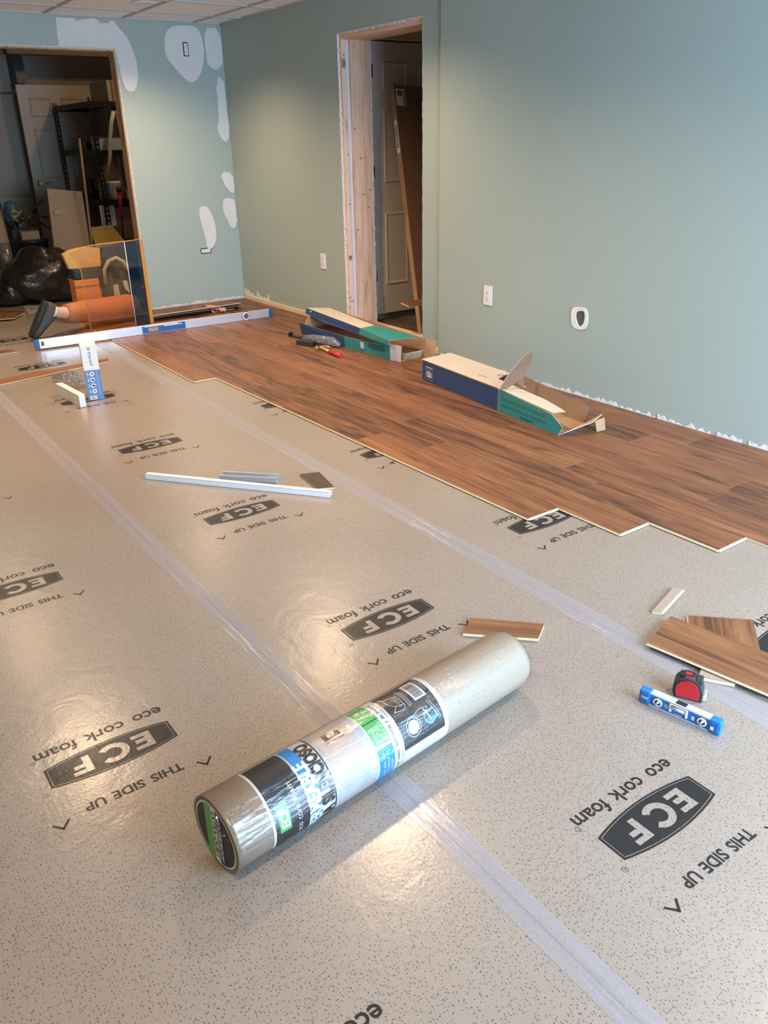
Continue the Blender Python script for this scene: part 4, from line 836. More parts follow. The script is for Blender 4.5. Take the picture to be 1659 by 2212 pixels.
# ================================================================ BY THE RIGHT WALL
# opened plank carton, far one
fb = thing('opened_plank_carton', 'opened blue and teal plank carton with boards inside, under the doorway', 'carton', (3.19, 5.0, 0.0115))
def L3(p): return (p[0]-3.19, p[1]-5.0, p[2])
b = B(); b.poly([L3(p) for p in ((3.167, 5.587, 0.003), (3.237, 4.407, 0.003), (3.425, 4.40, 0.003), (3.44, 5.60, 0.003))], 0.003, M['card'], M['card'], n=(0, 0, 1)); b.put('bottom_panel', fb)
def wallp(pts, m, m2, th, name, label=None, n=None):
    P = [Vector(L3(p)) for p in pts]; bb = B(); bb.poly(P, th, m, m2, n=n); return bb.put(name, fb, label=label)
wallp([(3.167, 5.60, 0.0), (3.196, 5.03, 0.0), (3.192, 5.03, 0.082), (3.175, 5.35, 0.086), (3.155, 5.62, 0.098)], M['blue_card'], M['card'], 0.004, 'front_panel', 'blue left half of the torn front', (-1, -0.05, 0))
wallp([(3.196, 5.03, 0.0), (3.226, 4.50, 0.0), (3.222, 4.50, 0.107), (3.21, 4.75, 0.086), (3.192, 5.03, 0.082)], M['teal_card'], M['card'], 0.004, 'front_panel', 'teal right half of the torn front', (-1, -0.05, 0))
wallp([(3.226, 4.50, 0.0), (3.243, 4.40, 0.0), (3.238, 4.385, 0.115), (3.222, 4.50, 0.117)], M['greywhite'], M['card'], 0.003, 'end_flap', 'pale inner flap', (-1, -0.15, 0))
wallp([(3.445, 5.60, 0.0), (3.44, 4.38, 0.0), (3.445, 4.38, 0.135), (3.45, 5.60, 0.165)], M['card'], M['card'], 0.004, 'back_panel', None, (-1, 0, 0))
wallp([(3.17, 5.595, 0.0), (3.44, 5.60, 0.0), (3.445, 5.60, 0.165), (3.26, 5.60, 0.16), (3.20, 5.60, 0.10)], M['card'], M['card'], 0.004, 'far_end_panel', None, (0, 1, 0))
wallp([(3.44, 4.385, 0.0), (3.455, 4.30, 0.01), (3.475, 4.30, 0.13), (3.445, 4.385, 0.135)], M['card'], M['card'], 0.004, 'end_flap', None, (0.9, -0.3, 0))
# the lid bulges up, its torn front strip hanging down
wallp([(3.258, 5.665, 0.190), (3.200, 4.82, 0.173), (3.335, 4.84, 0.172), (3.44, 5.62, 0.175)], M['card_cream'], M['card'], 0.004, 'lid', 'cream lid', (0, 0, 1))
wallp([(3.200, 4.82, 0.173), (3.185, 4.45, 0.150), (3.40, 4.42, 0.150), (3.335, 4.84, 0.172)], M['teal_card'], M['card'], 0.004, 'lid', 'teal end of the lid', (0, 0, 1))
wallp([(3.258, 5.665, 0.190), (3.249, 5.68, 0.148), (3.20, 5.30, 0.135), (3.196, 4.84, 0.128), (3.199, 4.82, 0.172)], M['blue_card'], M['card'], 0.004, 'lid_front', 'blue torn lid edge', (-1, -0.05, 0.1))
wallp([(3.199, 4.82, 0.172), (3.194, 4.84, 0.128), (3.188, 4.62, 0.120), (3.205, 4.57, 0.100), (3.186, 4.46, 0.115), (3.186, 4.45, 0.150)], M['teal_card'], M['card'], 0.004, 'lid_front', 'teal torn lid edge', (-1, -0.05, 0.1))
b = B()
for y, z, m in ((5.52, 0.060, 'card_white'), (5.50, 0.052, 'card_white')): b.box(-0.0225, -0.021, y-5.0, y-5.0+0.07, z, z+0.002, M[m])
b.poly([L3(p) for p in ((3.2505, 5.60, 0.180), (3.2485, 5.52, 0.178), (3.2465, 5.52, 0.168), (3.2480, 5.60, 0.170))], 0.001, M['card_white'], n=(-1, 0, 0))
b.poly([L3(p) for p in ((3.2015, 4.83, 0.030), (3.204, 4.79, 0.03), (3.2005, 4.79, 0.075), (3.198, 4.83, 0.075))], 0.001, M['greywhite'], n=(-1, 0, 0))
for k in range(4): b.poly([L3(p) for p in ((3.2055, 4.74, 0.05+k*0.010), (3.2155, 4.55, 0.05+k*0.010), (3.2153, 4.55, 0.053+k*0.010), (3.2053, 4.74, 0.053+k*0.010))], 0.001, M['black'], n=(-1, 0, 0))
b.put('printing', fb)
for k in range(4):
    o = B().box(-0.09, 0.09, -0.58, 0.58, 0, 0.0095, M['hdf'], 0.001).box(-0.089, 0.089, -0.579, 0.579, 0.0096, 0.0106, M['laminate']).put('boxed_plank', None, (3.338+0.002*k, 5.005-0.006*k, 0.0155+k*0.0135), 0.05)
    tag(o, ['bottom plank of four stacked inside the opened teal carton', 'second plank from the bottom inside the opened teal carton', 'third plank from the bottom inside the opened teal carton', 'top plank of four stacked inside the opened teal carton'][k], 'plank', 'planks inside the opened carton')
# torn carton, near one
ncx, ncy = 3.10, 3.3
nb = thing('torn_plank_carton', 'blue and teal plank carton with torn cream lid on the planks below the wall hole', 'carton', (ncx, ncy, 0.0115))
def nbp(pts, m, m2, th, name, label=None, n=None):
    bb = B(); bb.poly([Vector((p[0]-ncx, p[1]-ncy, p[2])) for p in pts], th, M[m], M[m2], n=n); return bb.put(name, nb, label=label)
fx = lambda y: 3.089+(y-3.967)*0.0979                      # front bottom edge line
bx_ = lambda y: 3.333+(y-3.976)*0.0979                     # back edge line
hh = lambda y: 0.127 if y > 3.2 else 0.127-0.030*(3.2-y)/0.5
nbp([(fx(2.70), 2.70, 0.003), (fx(3.967), 3.967, 0.003), (bx_(3.98), 3.98, 0.003), (bx_(2.74), 2.74, 0.003)], 'card', 'card', 0.003, 'bottom_panel', None, (0, 0, 1))
nbp([(fx(3.967), 3.967, 0.0), (fx(3.19), 3.19, 0.0), (fx(3.19), 3.19, 0.127), (fx(3.967), 3.967, 0.127)], 'blue_card', 'card', 0.004, 'front_panel', 'blue half of the front', (-1, 0.1, 0))
nbp([(fx(3.185), 3.185, 0.0), (fx(2.69), 2.69, 0.0), (fx(2.66), 2.66, 0.055), (fx(2.75), 2.75, 0.100), (fx(3.185), 3.185, 0.127)], 'teal_card', 'card', 0.004, 'front_panel', 'teal half of the front', (-1, 0.1, 0))
nbp([(fx(3.188), 3.188, 0.0), (fx(3.183), 3.183, 0.0), (fx(3.183), 3.183, 0.127), (fx(3.188), 3.188, 0.127)], 'lbl_tan', 'card', 0.006, 'seam_line', None, (-1, 0.1, 0))
nbp([(fx(3.967), 3.971, 0.0), (bx_(3.98), 3.985, 0.0), (bx_(3.98), 3.985, 0.127), (fx(3.967), 3.971, 0.127)], 'blue_card', 'card', 0.004, 'far_end_panel', None, (0, 1, 0))
nbp([(bx_(3.98), 3.98, 0.0), (bx_(2.74), 2.74, 0.0), (bx_(2.70), 2.70, 0.105), (bx_(3.36), 3.36, 0.150), (bx_(3.36), 3.365, 0.127), (bx_(3.98), 3.98, 0.127)], 'card', 'blue_card', 0.004, 'back_panel', 'brown inner face of the back', (-1, 0.1, 0))
nbp([(fx(3.967)-0.002, 3.971, 0.131), (fx(3.2)-0.002, 3.2, 0.131), (fx(2.75)+0.01, 2.75, 0.104), (fx(2.74)+0.075, 2.72, 0.106), (fx(2.9)+0.10, 2.90, 0.118), (fx(3.33)+0.115, 3.33, 0.131), (bx_(3.37)-0.03, 3.37, 0.131), (bx_(3.37), 3.37, 0.131), (bx_(3.98), 3.985, 0.131)], 'card_cream', 'card', 0.004, 'lid', 'cream lid with ragged cut-out', (0, 0, 1))
nbp([(2.985, 3.155, 0.134), (3.022, 3.135, 0.134), (3.115, 3.10, 0.190), (3.158, 3.10, 0.262), (3.170, 3.10, 0.300), (3.165, 3.10, 0.333), (3.13, 3.12, 0.300), (3.05, 3.14, 0.225)], 'card_dark', 'card_cream', 0.004, 'torn_flap', 'brown torn flap standing up from the lid', (0.2, -0.9, 0.3))  # darker than the kraft: shade away from the window put into the brown
nbp([(3.088, 3.115, 0.165), (3.115, 3.10, 0.188), (3.125, 3.10, 0.150), (3.12, 3.07, 0.134), (3.105, 3.09, 0.14)], 'card_dark', 'card', 0.003, 'torn_flap', 'dark torn tongue', (0.2, -0.9, 0.3))
nbp([(fx(2.69), 2.69, 0.004), (bx_(2.72), 2.72, 0.004), (bx_(2.60)+0.03, 2.64, 0.075), (bx_(2.62)-0.08, 2.61, 0.06), (fx(2.67)+0.06, 2.635, 0.040)], 'card', 'greywhite', 0.004, 'end_flap', 'brown end flap', (0, 1, 0.3))
nbp([(3.155, 2.60, 0.004), (3.215, 2.595, 0.004), (3.215, 2.61, 0.066), (3.155, 2.618, 0.058)], 'card', 'card', 0.003, 'end_flap', 'small folded end tab', (0, -1, 0.1))
b = B(); nrm = Vector((-1, 0.098, 0)).normalized(); dirv = Vector((-0.0979, -1, 0)).normalized()
def onf(y, z, d=0.0012): return Vector((fx(y)-ncx, y-ncy, z))+nrm*d
def quad(y0, y1, z0, z1, m): b.face([onf(y0, z0), onf(y1, z0), onf(y1, z1), onf(y0, z1)], M[m])
quad(3.925, 3.845, 0.092, 0.097, 'card_white')
for (y0, y1, z0, z1) in ((3.925, 3.845, 0.082, 0.0835), (3.925, 3.845, 0.018, 0.0195), (3.925, 3.9235, 0.018, 0.083), (3.8465, 3.845, 0.018, 0.083), (3.912, 3.858, 0.032, 0.044), (3.912, 3.862, 0.060, 0.066)): quad(y0, y1, z0, z1, 'greywhite')
b.text('PRIME', M['card_white'], width=0.062, fn=lambda x, y: onf(3.885-x, 0.044+y, 0.0016), bold=0.02); b.text('wood', M['greywhite'], width=0.035, fn=lambda x, y: onf(3.885-x, 0.067+y, 0.0016))
random.seed(6)
for z in (0.036, 0.046, 0.070, 0.080):
    y = 3.15
    while y > 2.80: w = random.uniform(0.01, 0.05); quad(y, y-w, z+0.010*(y-2.9), z+0.0022+0.010*(y-w-2.9), 'black'); y -= w+0.006
for k in range(6): quad(2.99-k*0.018, 2.98-k*0.018, 0.014, 0.022, 'black')
lidp = lambda x, y, d=0.0006: Vector((x-ncx, y-ncy, 0.131+d))
for k in range(3):                                        # recycling mark and small print on the lid
    a = 2*PI*k/3; c0 = Vector((3.205, 3.375)); 
    p = [c0+Vector((math.cos(a+t), math.sin(a+t)))*0.022 for t in (0.1, 0.9, 1.5)]; q = [c0+Vector((math.cos(a+t), math.sin(a+t)))*0.012 for t in (1.5, 0.9, 0.1)]
    b.face([lidp(v.x, v.y) for v in p+q], M['black'])
b.text('RECYCLABLE', M['black'], width=0.075, fn=lambda x, y: lidp(3.115-y*0.9, 3.43-x)); b.put('printing', nb)
# claw hammer
hm = thing('claw_hammer', 'claw hammer with red grip and brassy head lying on the planks', 'hammer', (3.025, 4.95, 0.0122), 0)
B().tube([(-0.033, -0.18, 0.015), (-0.030, -0.12, 0.015), (-0.022, -0.02, 0.015)], [0.0165, 0.0155, 0.014], M['handle'], 14).put('grip', hm, label='red grip')
B().tube([(-0.022, -0.022, 0.015), (-0.012, 0.06, 0.014), (-0.006, 0.125, 0.016)], [0.012, 0.010, 0.011], M['ash'], 12).put('handle', hm)
B().tube([(-0.052, 0.130, 0.016), (-0.040, 0.131, 0.016), (-0.034, 0.132, 0.016), (-0.018, 0.132, 0.016), (0.006, 0.133, 0.016), (0.03, 0.135, 0.018), (0.055, 0.125, 0.014), (0.072, 0.108, 0.006)], [0.016, 0.016, 0.011, 0.010, 0.014, 0.011, 0.008, 0.003], M['brass'], 12).put('head', hm)
# two black tapping tools and a clear bag of spacers
tb = thing('tapping_block', 'black rubber tapping block beside the hammer head', 'tapping block', (3.008, 5.27, 0.0122), R_(22))
B().box(-0.026, 0.026, -0.075, 0.075, 0, 0.036, M['rubber'], 0.004).put('block', tb); B().box(-0.022, 0.022, -0.078, -0.0745, 0.004, 0.032, M['black'], 0.001).put('end_face', tb)
pbar = thing('pull_bar', 'black pull bar lying behind the clear bag of spacers', 'pull bar', (3.105, 5.50, 0.0122), R_(14))
B().box(-0.022, 0.022, -0.13, 0.13, 0, 0.007, M['black'], 0.002).put('bar', pbar); B().box(-0.022, 0.022, 0.122, 0.130, 0, 0.030, M['black'], 0.002).put('hook', pbar); B().box(-0.022, 0.022, -0.130, -0.122, 0, 0.03, M['black'], 0.002).put('strike_plate', pbar)
sg = thing('spacer_bag', 'crumpled clear plastic bag of grey spacers in front of the opened carton', 'bag', (3.117, 5.16, 0.0122), R_(18))
b = B(); random.seed(14)
b.tube([(0, 0.24, 0.016), (0, 0.21, 0.030), (0, 0.12, 0.036), (0, 0.0, 0.038), (0, -0.07, 0.035), (0, -0.10, 0.024), (0.012, -0.125, 0.012)], [0.008, 0.026, 0.034, 0.036, 0.034, 0.026, 0.018], M['foilbag'], 14)
for v in b.bm.verts: v.co += Vector((random.uniform(-.004, .004), random.uniform(-.004, .004), random.uniform(-.003, .004))); v.co.z = max(0.0005, v.co.z)
b.put('clear_bag', sg)
b = B()
for k in range(34):
    y = random.uniform(-0.085, 0.20); b.box(-0.005, 0.005, -0.012, 0.012, -0.003, 0.003, M['grey_thing' if k % 3 else 'blue2'], 0, Matrix.Translation((random.uniform(-0.016, 0.016), y, random.uniform(0.018, 0.050)))@Matrix.Rotation(random.uniform(0, 3), 4, 'Z')@Matrix.Rotation(random.uniform(0, 3), 4, 'X'))
sp = b.put('spacer_heap', sg); sp['kind'] = 'stuff'

# ---- outlets and wall plates
def outlet(lab, loc, nrm, w=0.076, h=0.120, plate=True, rz=0.0, group=None, roll_=0.0):
    """duplex outlet facing nrm ('-x' or '-y')"""
    t = thing('wall_outlet', lab, 'outlet', loc); t.rotation_euler = (0, roll_, 0) if nrm == '-y' else (roll_, 0, -PI/2)
    if plate: B().box(-w/2, w/2, -0.006, 0, -h/2, h/2, M['white'], 0.002).put('cover_plate', t)
    else: B().box(-0.025, 0.023, -0.003, 0.0, -0.052, 0.054, M['black'], 0.001).put('junction_box', t)
    k = -0.0075 if plate else -0.0055
    B().box(-0.0165, 0.0165, k, 0, -0.034 if plate else -0.045, 0.034 if plate else 0.045, M['white'], 0.001).put('receptacle', t)
    b = B()
    for z in (-0.020, 0.020):
        for x in (-0.006, 0.006): b.box(x-0.0012, x+0.0012, k-0.0006, k+0.0006, z+0.0005, z+0.008, M['black'])
        b.lathe([(0.0028, 0), (0.0028, 0.0008)], M['black'], (0, k+0.0002, z-0.006), (0, -1, 0), 10)
    b.put('slots', t)
    return t
outlet('white outlet left of the stripped doorway, low on the wall', (XW, 5.940, 0.498), '-x')
outlet('white outlet right of the doorway above the torn carton', (XN, 3.922, 0.481), '-x')
outlet('uncovered outlet in a black box high on the back wall amid fresh plaster', (3.255, YB-0.0032, 2.132), '-y', plate=False)
outlet('uncovered outlet on its side in a black box low on the back wall', (3.243, YB-0.0008, 0.482), '-y', plate=False, roll_=PI/2)
hp = thing('cable_plate', 'white plate with a ragged dark hole in the right wall', 'wall plate', (XN, 3.140, 0.451), 0); hp.rotation_euler = (0, 0, -PI/2)
O = smooth_loop([(-0.075, 0.052), (-0.035, 0.064), (0.048, 0.064), (0.052, -0.058), (-0.050, -0.062), (-0.075, -0.02)], 2)
I = smooth_loop([(-0.036, 0.040), (0.026, 0.048), (0.028, -0.016), (0.002, -0.044), (-0.018, -0.036), (-0.040, 0.006)], 2)
b = B(); n = len(O)
for k in range(n):
    j = (k+1) % n
    for y0, y1, A_, B_ in ((-0.005, -0.005, O, I),):
        b.face([(A_[k][0], y0, A_[k][1]), (A_[j][0], y0, A_[j][1]), (B_[j][0], y1, B_[j][1]), (B_[k][0], y1, B_[k][1])], M['white'])
    b.face([(O[k][0], 0, O[k][1]), (O[j][0], 0, O[j][1]), (O[j][0], -0.005, O[j][1]), (O[k][0], -0.005, O[k][1])], M['white'])
    b.face([(I[k][0], -0.0006, I[k][1]), (I[j][0], -0.0006, I[j][1]), (I[j][0], -0.005, I[j][1]), (I[k][0], -0.005, I[k][1])], M['white'])
b.put('plate', hp); bb = B(); bb.face([(x, -0.0008, z) for x, z in I], pmat('hole_shade', (0.09, 0.10, 0.095), 0.8)); bb.put('hole', hp)  # flat dark face on the wall, the hole's shade put into its colour

# ---- tall flat carton leaning in the hall and the plank across the doorway
P0 = Vector((3.955, 5.085, 0.002)); up = Vector((0.125, 0.50, 1.74)).normalized(); ex = Vector((1.0, 0.0, 0)); ex = (ex-up*ex.dot(up)).normalized(); ey = up.cross(ex)
tc_ = thing('leaning_carton', 'tall flat brown carton leaning against the cream hall door', 'carton', P0)
T = Matrix.Identity(4)
for i, a in enumerate((ex, ey, up)):
    for k in range(3): T[k][i] = a[k]
B().box(0, 0.72, 0, 0.050, 0, 1.85, M['card_dark'], 0.002, T).put('front', tc_, label='dark brown broad face')
B().box(-0.002, 0.0, 0.001, 0.049, 0.001, 1.849, M['card'], 0, T).put('side', tc_, label='kraft brown narrow side')
b = B(); b.box(0.012, 0.10, -0.0012, 0, 1.70, 1.82, M['card_white'], 0, T)
for k in range(9): b.box(0.075, 0.095, -0.002, -0.001, 1.705+k*0.012, 1.711+k*0.012, M['black'], 0, T)
b.box(0.03, 0.045, -0.002, -0.001, 1.77, 1.81, M['black'], 0, T); b.box(0.052, 0.064, -0.002, -0.001, 1.77, 1.81, M['black'], 0, T)
b.box(-0.0034, -0.002, 0.006, 0.044, 1.36, 1.60, M['card_white'], 0, T)
for k in range(10): b.box(-0.0042, -0.0032, 0.012, 0.036, 1.40+k*0.017, 1.408+k*0.017, M['black'], 0, T)
fn = lambda x, y: T@Vector((-0.0036, 0.014+y, 1.10-x))
b.text('Model: KM-YOGA-H17060X2', M['card_dark'], width=0.42, fn=lambda x, y: fn(x, y*0.9)); b.put('shipping_label', tc_)
o = B().box(-0.40, 0.40, -0.048, 0.048, 0, 0.0095, M['hdf']).box(-0.40, 0.40, -0.048, 0.048, 0.0096, 0.0108, M['laminate2']).put('loose_plank', None, (4.10, 4.985, 0.262), R_(1)); o.rotation_euler = (R_(8), R_(0), R_(3)); tag(o, 'single laminate plank lying across the stripped doorway in front of the leaning carton', 'plank')

# ================================================================ STORE ROOM THINGS
# shelving rack
rk = thing('shelving_rack', 'black slotted steel shelving rack in the dark store room', 'shelving', (2.938, 9.3, 0))
def post(x, y, h, wx=0.04, wy=0.04, sx=1, sy=1):
    """slotted angle post: two flanges of rails and rungs"""
    b = B(); n = int(h/0.050)
    for (ax, w) in (('x', wx*sx), ('y', wy*sy)):
        for k in range(n):
            z = k*0.05
            for o0, o1, z0, z1 in ((0, 0.28, 0, 0.05), (0.72, 1, 0, 0.05), (0.28, 0.72, 0, 0.018)):
                a, c = sorted((o0*w, o1*w))
                if ax == 'x': b.box(x+a, x+c, y, y+0.002, z+z0, z+z1, M['rackmetal'])
                else: b.box(x, x+0.002, y+min(a, c), y+max(a, c), z+z0, z+z1, M['rackmetal'])
    return b.put('post', rk)
post(0.0, 0.0, 1.85, 0.045, 0.045); post(0.0, 1.32, 1.85, 0.045, -0.045); post(0.50, 1.32, 1.85, -0.045, -0.045); post(0.50, 0.0, 1.85, -0.045, 0.045)
for z in (1.76, 1.30, 0.815, 0.40):
    B().box(0.003, 0.497, 0.003, 1.317, z+0.035, z+0.047, M['rackmetal']).put('shelf', rk)
    for y in (-0.002, 1.318): B().box(0.0, 0.50, y, y+0.004, z, z+0.055, M['rackmetal']).put('beam', rk)
    for x in (-0.002, 0.498): B().box(x, x+0.004, 0, 1.32, z, z+0.055, M['rackmetal']).put('beam', rk)
def stow(name, lab, cat, fnb, loc=(0, 0, 0), rz=0.0):
    b = B(); fnb(b); return tag(b.put(name, None, loc, rz), lab, cat)
stow('spray_can', 'small pale can on the middle rack shelf at left', 'can', lambda b: b.lathe([(0.022, 0), (0.022, 0.075), (0.012, 0.088), (0.012, 0.10)], M['door']), (3.02, 10.10, 1.349))
stow('parts_box', 'small dark box on the middle rack shelf behind the broomstick', 'box', lambda b: b.box(-0.03, 0.03, -0.04, 0.04, 0, 0.09, M['black'], 0.003), (3.03, 9.86, 1.349))
stow('storage_bin', 'grey-brown open bin on the middle rack shelf', 'bin', lambda b: b.box(-0.125, 0.125, -0.1, 0.1, 0, 0.004, M['palegrey']).poly([(-0.13, -0.1, 0), (0.13, -0.1, 0), (0.14, -0.105, 0.14), (-0.14, -0.105, 0.14)], 0.004, M['palegrey'], n=(0, -1, 0)).poly([(-0.13, 0.1, 0), (0.13, 0.1, 0), (0.14, 0.105, 0.14), (-0.14, 0.105, 0.14)], 0.004, M['palegrey'], n=(0, 1, 0)).box(-0.14, -0.13, -0.1, 0.1, 0, 0.14, M['palegrey']).box(0.13, 0.14, -0.1, 0.1, 0, 0.14, M['palegrey']).box(-0.145, 0.145, -0.112, -0.104, 0.13, 0.142, M['rubber']), (3.14, 9.52, 1.349))
stow('work_boot', 'black work boot on the lower rack shelf beside the broomstick', 'boot', lambda b: b.tube([(-0.04, 0, 0.01), (-0.04, 0, 0.06), (-0.045, 0, 0.13), (-0.04, 0, 0.20)], [0.05, 0.055, 0.05, 0.055], M['rubber'], 14).tube([(-0.05, 0, 0.035), (0.03, -0.01, 0.04), (0.09, -0.02, 0.035), (0.12, -0.02, 0.02)], [0.04, 0.045, 0.038, 0.02], M['rubber'], 12), (3.02, 9.84, 0.864))
stow('paper_sack', 'crumpled tan paper sack on the lower rack shelf', 'sack', lambda b: b.poly([(-0.14, 0, 0), (0.18, 0, 0), (0.12, 0.02, 0.22), (0.04, 0.03, 0.40), (-0.05, 0.03, 0.33), (-0.12, 0.02, 0.20)], 0.05, M['tan'], n=(0, -1, 0)), (3.14, 9.58, 0.864))
stow('paint_bucket', 'white paint bucket on the lower rack shelf', 'bucket', lambda b: b.lathe([(0.065, 0), (0.072, 0.16), (0.076, 0.165), (0.076, 0.18), (0.07, 0.185)], M['white']).box(-0.079, -0.072, -0.03, 0.03, 0.0, 0.17, M['blue2']), (3.10, 9.385, 0.864))
stow('orange_caddy', 'orange tool caddy on the lower rack shelf at the jamb', 'tool caddy', lambda b: b.box(-0.09, 0.09, -0.05, 0.05, 0, 0.085, M['orange2'], 0.004).box(-0.07, 0.07, -0.052, -0.049, 0.03, 0.045, M['black']).box(-0.07, 0.07, -0.052, -0.049, 0.058, 0.066, M['black']), (3.30, 9.39, 0.864))
stow('dark_carton', 'dark brown carton with green diamond sticker under the rack', 'carton', lambda b: b.box(-0.22, 0.22, -0.12, 0.12, 0, 0.34, M['card_dark'], 0.003).poly([(-0.222, -0.02, 0.23), (-0.222, -0.065, 0.185), (-0.222, -0.11, 0.23), (-0.222, -0.065, 0.275)], 0.001, M['green'], n=(-1, 0, 0)).poly([(-0.2235, -0.045, 0.215), (-0.2235, -0.085, 0.215), (-0.2235, -0.085, 0.245), (-0.2235, -0.045, 0.245)], 0.001, M['black'], n=(-1, 0, 0)), (3.20, 9.475, 0.451))
stow('paper_sheet', 'white paper sheet hanging behind the slotted rack post', 'paper', lambda b: b.box(-0.09, 0.07, -0.002, 0, 0, 0.215, M['white']), (2.985, 9.353, 0.60))
stow('corrugated_hose', 'pale corrugated hose hanging down the rack', 'hose', lambda b: b.tube([(3.165, 9.277, 1.72), (3.12, 9.277, 1.60), (3.085, 9.277, 1.45), (3.06, 9.277, 1.30), (3.01, 9.277, 1.12)], 0.014, M['palegrey'], 10).tube([(3.185, 9.277, 1.72), (3.14, 9.277, 1.60), (3.105, 9.277, 1.45), (3.08, 9.277, 1.30), (3.02, 9.277, 1.12)], 0.009, M['door'], 10))
stow('pry_tool', 'long-handled tool with red grip leaning on the rack', 'tool', lambda b: b.tube([(2.97, 9.05, 0.0), (3.035, 9.09, 0.72)], 0.010, M['rackmetal'], 8).tube([(3.035, 9.09, 0.72), (3.048, 9.10, 0.95)], 0.017, M['handle'], 10).tube([(3.048, 9.10, 0.95), (3.052, 9.105, 1.0)], 0.024, M['black'], 10))
stow('broomstick', 'plain wooden broomstick leaning against the rack', 'stick', lambda b: b.tube([(2.63, 9.0, 0.0), (2.748, 9.18, 1.47)], 0.0125, M['stick'], 12))
stow('flat_carton', 'large flat brown carton standing against the cream door', 'carton', lambda b: b.poly([(2.245, 9.02, 0.0), (2.64, 9.02, 0.0), (2.70, 9.22, 0.97), (2.355, 9.22, 1.015)], 0.05, M['card'], n=(0, -0.98, 0.2)).poly([(2.36, 9.11, 0.78), (2.42, 9.11, 0.775), (2.42, 9.115, 0.80), (2.36, 9.115, 0.805)], 0.004, M['tan'], n=(0, -0.98, 0.2)))
stow('padded_envelope', 'mustard padded envelope propped below the rack', 'envelope', lambda b: b.poly([(2.715, 9.06, 0.41), (3.005, 9.02, 0.47), (2.93, 9.14, 0.63), (2.69, 9.16, 0.62)], 0.02, M['yellow'], n=(0, -0.85, 0.5)).poly([(2.70, 9.145, 0.592), (2.945, 9.12, 0.605), (2.935, 9.135, 0.62), (2.695, 9.155, 0.61)], 0.002, M['tan'], n=(0, -0.85, 0.5)))
stow('tool_crate', 'dark crate on the floor below the mustard envelope', 'crate', lambda b: b.box(2.68, 2.92, 9.05, 9.28, 0, 0.40, M['black'], 0.004))
# bin bag heap
b = B(); random.seed(17)
b.ball((0, 0, 0.24), 0.36, 0.34, 0.26, M['bag'], 4, 0.0); b.ball((-0.32, 0.12, 0.10), 0.26, 0.32, 0.14, M['bag'], 4); b.ball((0.16, -0.06, 0.18), 0.22, 0.26, 0.20, M['bag'], 3)
from mathutils import noise as mn
for v in b.bm.verts:
    n_ = mn.noise(v.co*4.0)*0.07+abs(mn.noise(v.co*9.0))*0.07-abs(mn.noise(v.co*19.0+Vector((3, 1, 2))))*0.03; v.co += v.co.normalized()*n_; v.co.z = max(0.002, v.co.z)
tag(b.put('garbage_bag', None, (2.03, 8.72, 0), 0), 'bulging black garbage bag on the floor through the left opening', 'garbage bag')
# clutter at the left
stow('cardboard_box', 'pinkish brown cardboard box at the left edge of the opening', 'box', lambda b: b.box(-0.30, 0.0, -0.1, 0.15, 0.0, 0.29, M['card'], 0.003).box(-0.17, -0.165, -0.102, -0.1, 0, 0.29, M['card_dark']), (2.02, 10.10, 0.001))
stow('wrapped_tube', 'brown tube wrapped in plastic standing at the far left', 'tube', lambda b: b.tube([(1.89, 9.40, 0.0), (1.86, 9.55, 0.95)], 0.075, M['card'], 16).tube([(1.885, 9.42, 0.15), (1.874, 9.48, 0.50)], 0.079, M['foilbag'], 16))
stow('black_tub', 'black tub among the clutter behind the garbage bag', 'tub', lambda b: b.lathe([(0.14, 0), (0.17, 0.30), (0.178, 0.31), (0.178, 0.33), (0.165, 0.33)], M['black']), (2.18, 9.55, 0.181))
stow('tub_stand', 'low dark platform carrying the black tub', 'platform', lambda b: b.box(-0.06, 0.2, -0.14, 0.13, 0, 0.179, M['card_dark'], 0.004), (2.18, 9.55, 0.001))
stow('small_carton', 'small brown carton standing in the black tub', 'box', lambda b: b.box(-0.09, 0.09, -0.06, 0.06, 0, 0.08, M['card'], 0.002), (2.18, 9.57, 0.513))
stow('white_carton', 'little white carton left of the black tub', 'box', lambda b: b.box(-0.05, 0.05, -0.04, 0.04, 0, 0.05, M['white'], 0.002), (2.045, 9.30, 0.242))
stow('foot_stool', 'low dark stool carrying the little white carton', 'stool', lambda b: b.box(-0.06, 0.06, -0.06, 0.06, 0.2, 0.24, M['card_dark'], 0.003).box(-0.055, -0.04, -0.055, -0.04, 0, 0.2, M['card_dark']).box(0.04, 0.055, -0.055, -0.04, 0, 0.2, M['card_dark']).box(-0.055, -0.04, 0.04, 0.055, 0, 0.2, M['card_dark']).box(0.04, 0.055, 0.04, 0.055, 0, 0.2, M['card_dark']), (2.045, 9.30, 0.001))
stow('blue_tank', 'slate blue rounded tank against the grey store-room wall', 'tank', lambda b: b.tube([(0, 0, 0), (0, 0, 0.60), (0, 0, 0.76), (0, 0, 0.84), (0, 0, 0.87)], [0.09, 0.09, 0.085, 0.06, 0.02], M['tank'], 20).lathe([(0.018, 0), (0.018, 0.006)], M['palegrey'], (0.0, -0.088, 0.76), (0, -1, 0)), (2.17, 10.15, 0.001))
b = B(); random.seed(23)
for k in range(30):
    c0 = Vector((random.uniform(1.98, 2.34), random.uniform(9.75, 9.9), random.uniform(0.52, 0.78))); pts = [c0]
    for q in range(4): pts.append(pts[-1]+Vector((random.uniform(-.05, .06), random.uniform(-.02, .02), random.uniform(-.05, .05))))
    b.tube(pts, random.uniform(0.004, 0.012), M['black' if k % 6 else 'yellow'], 6)
b.box(2.05, 2.30, 9.74, 9.88, 0.30, 0.60, M['rubber'], 0.01)
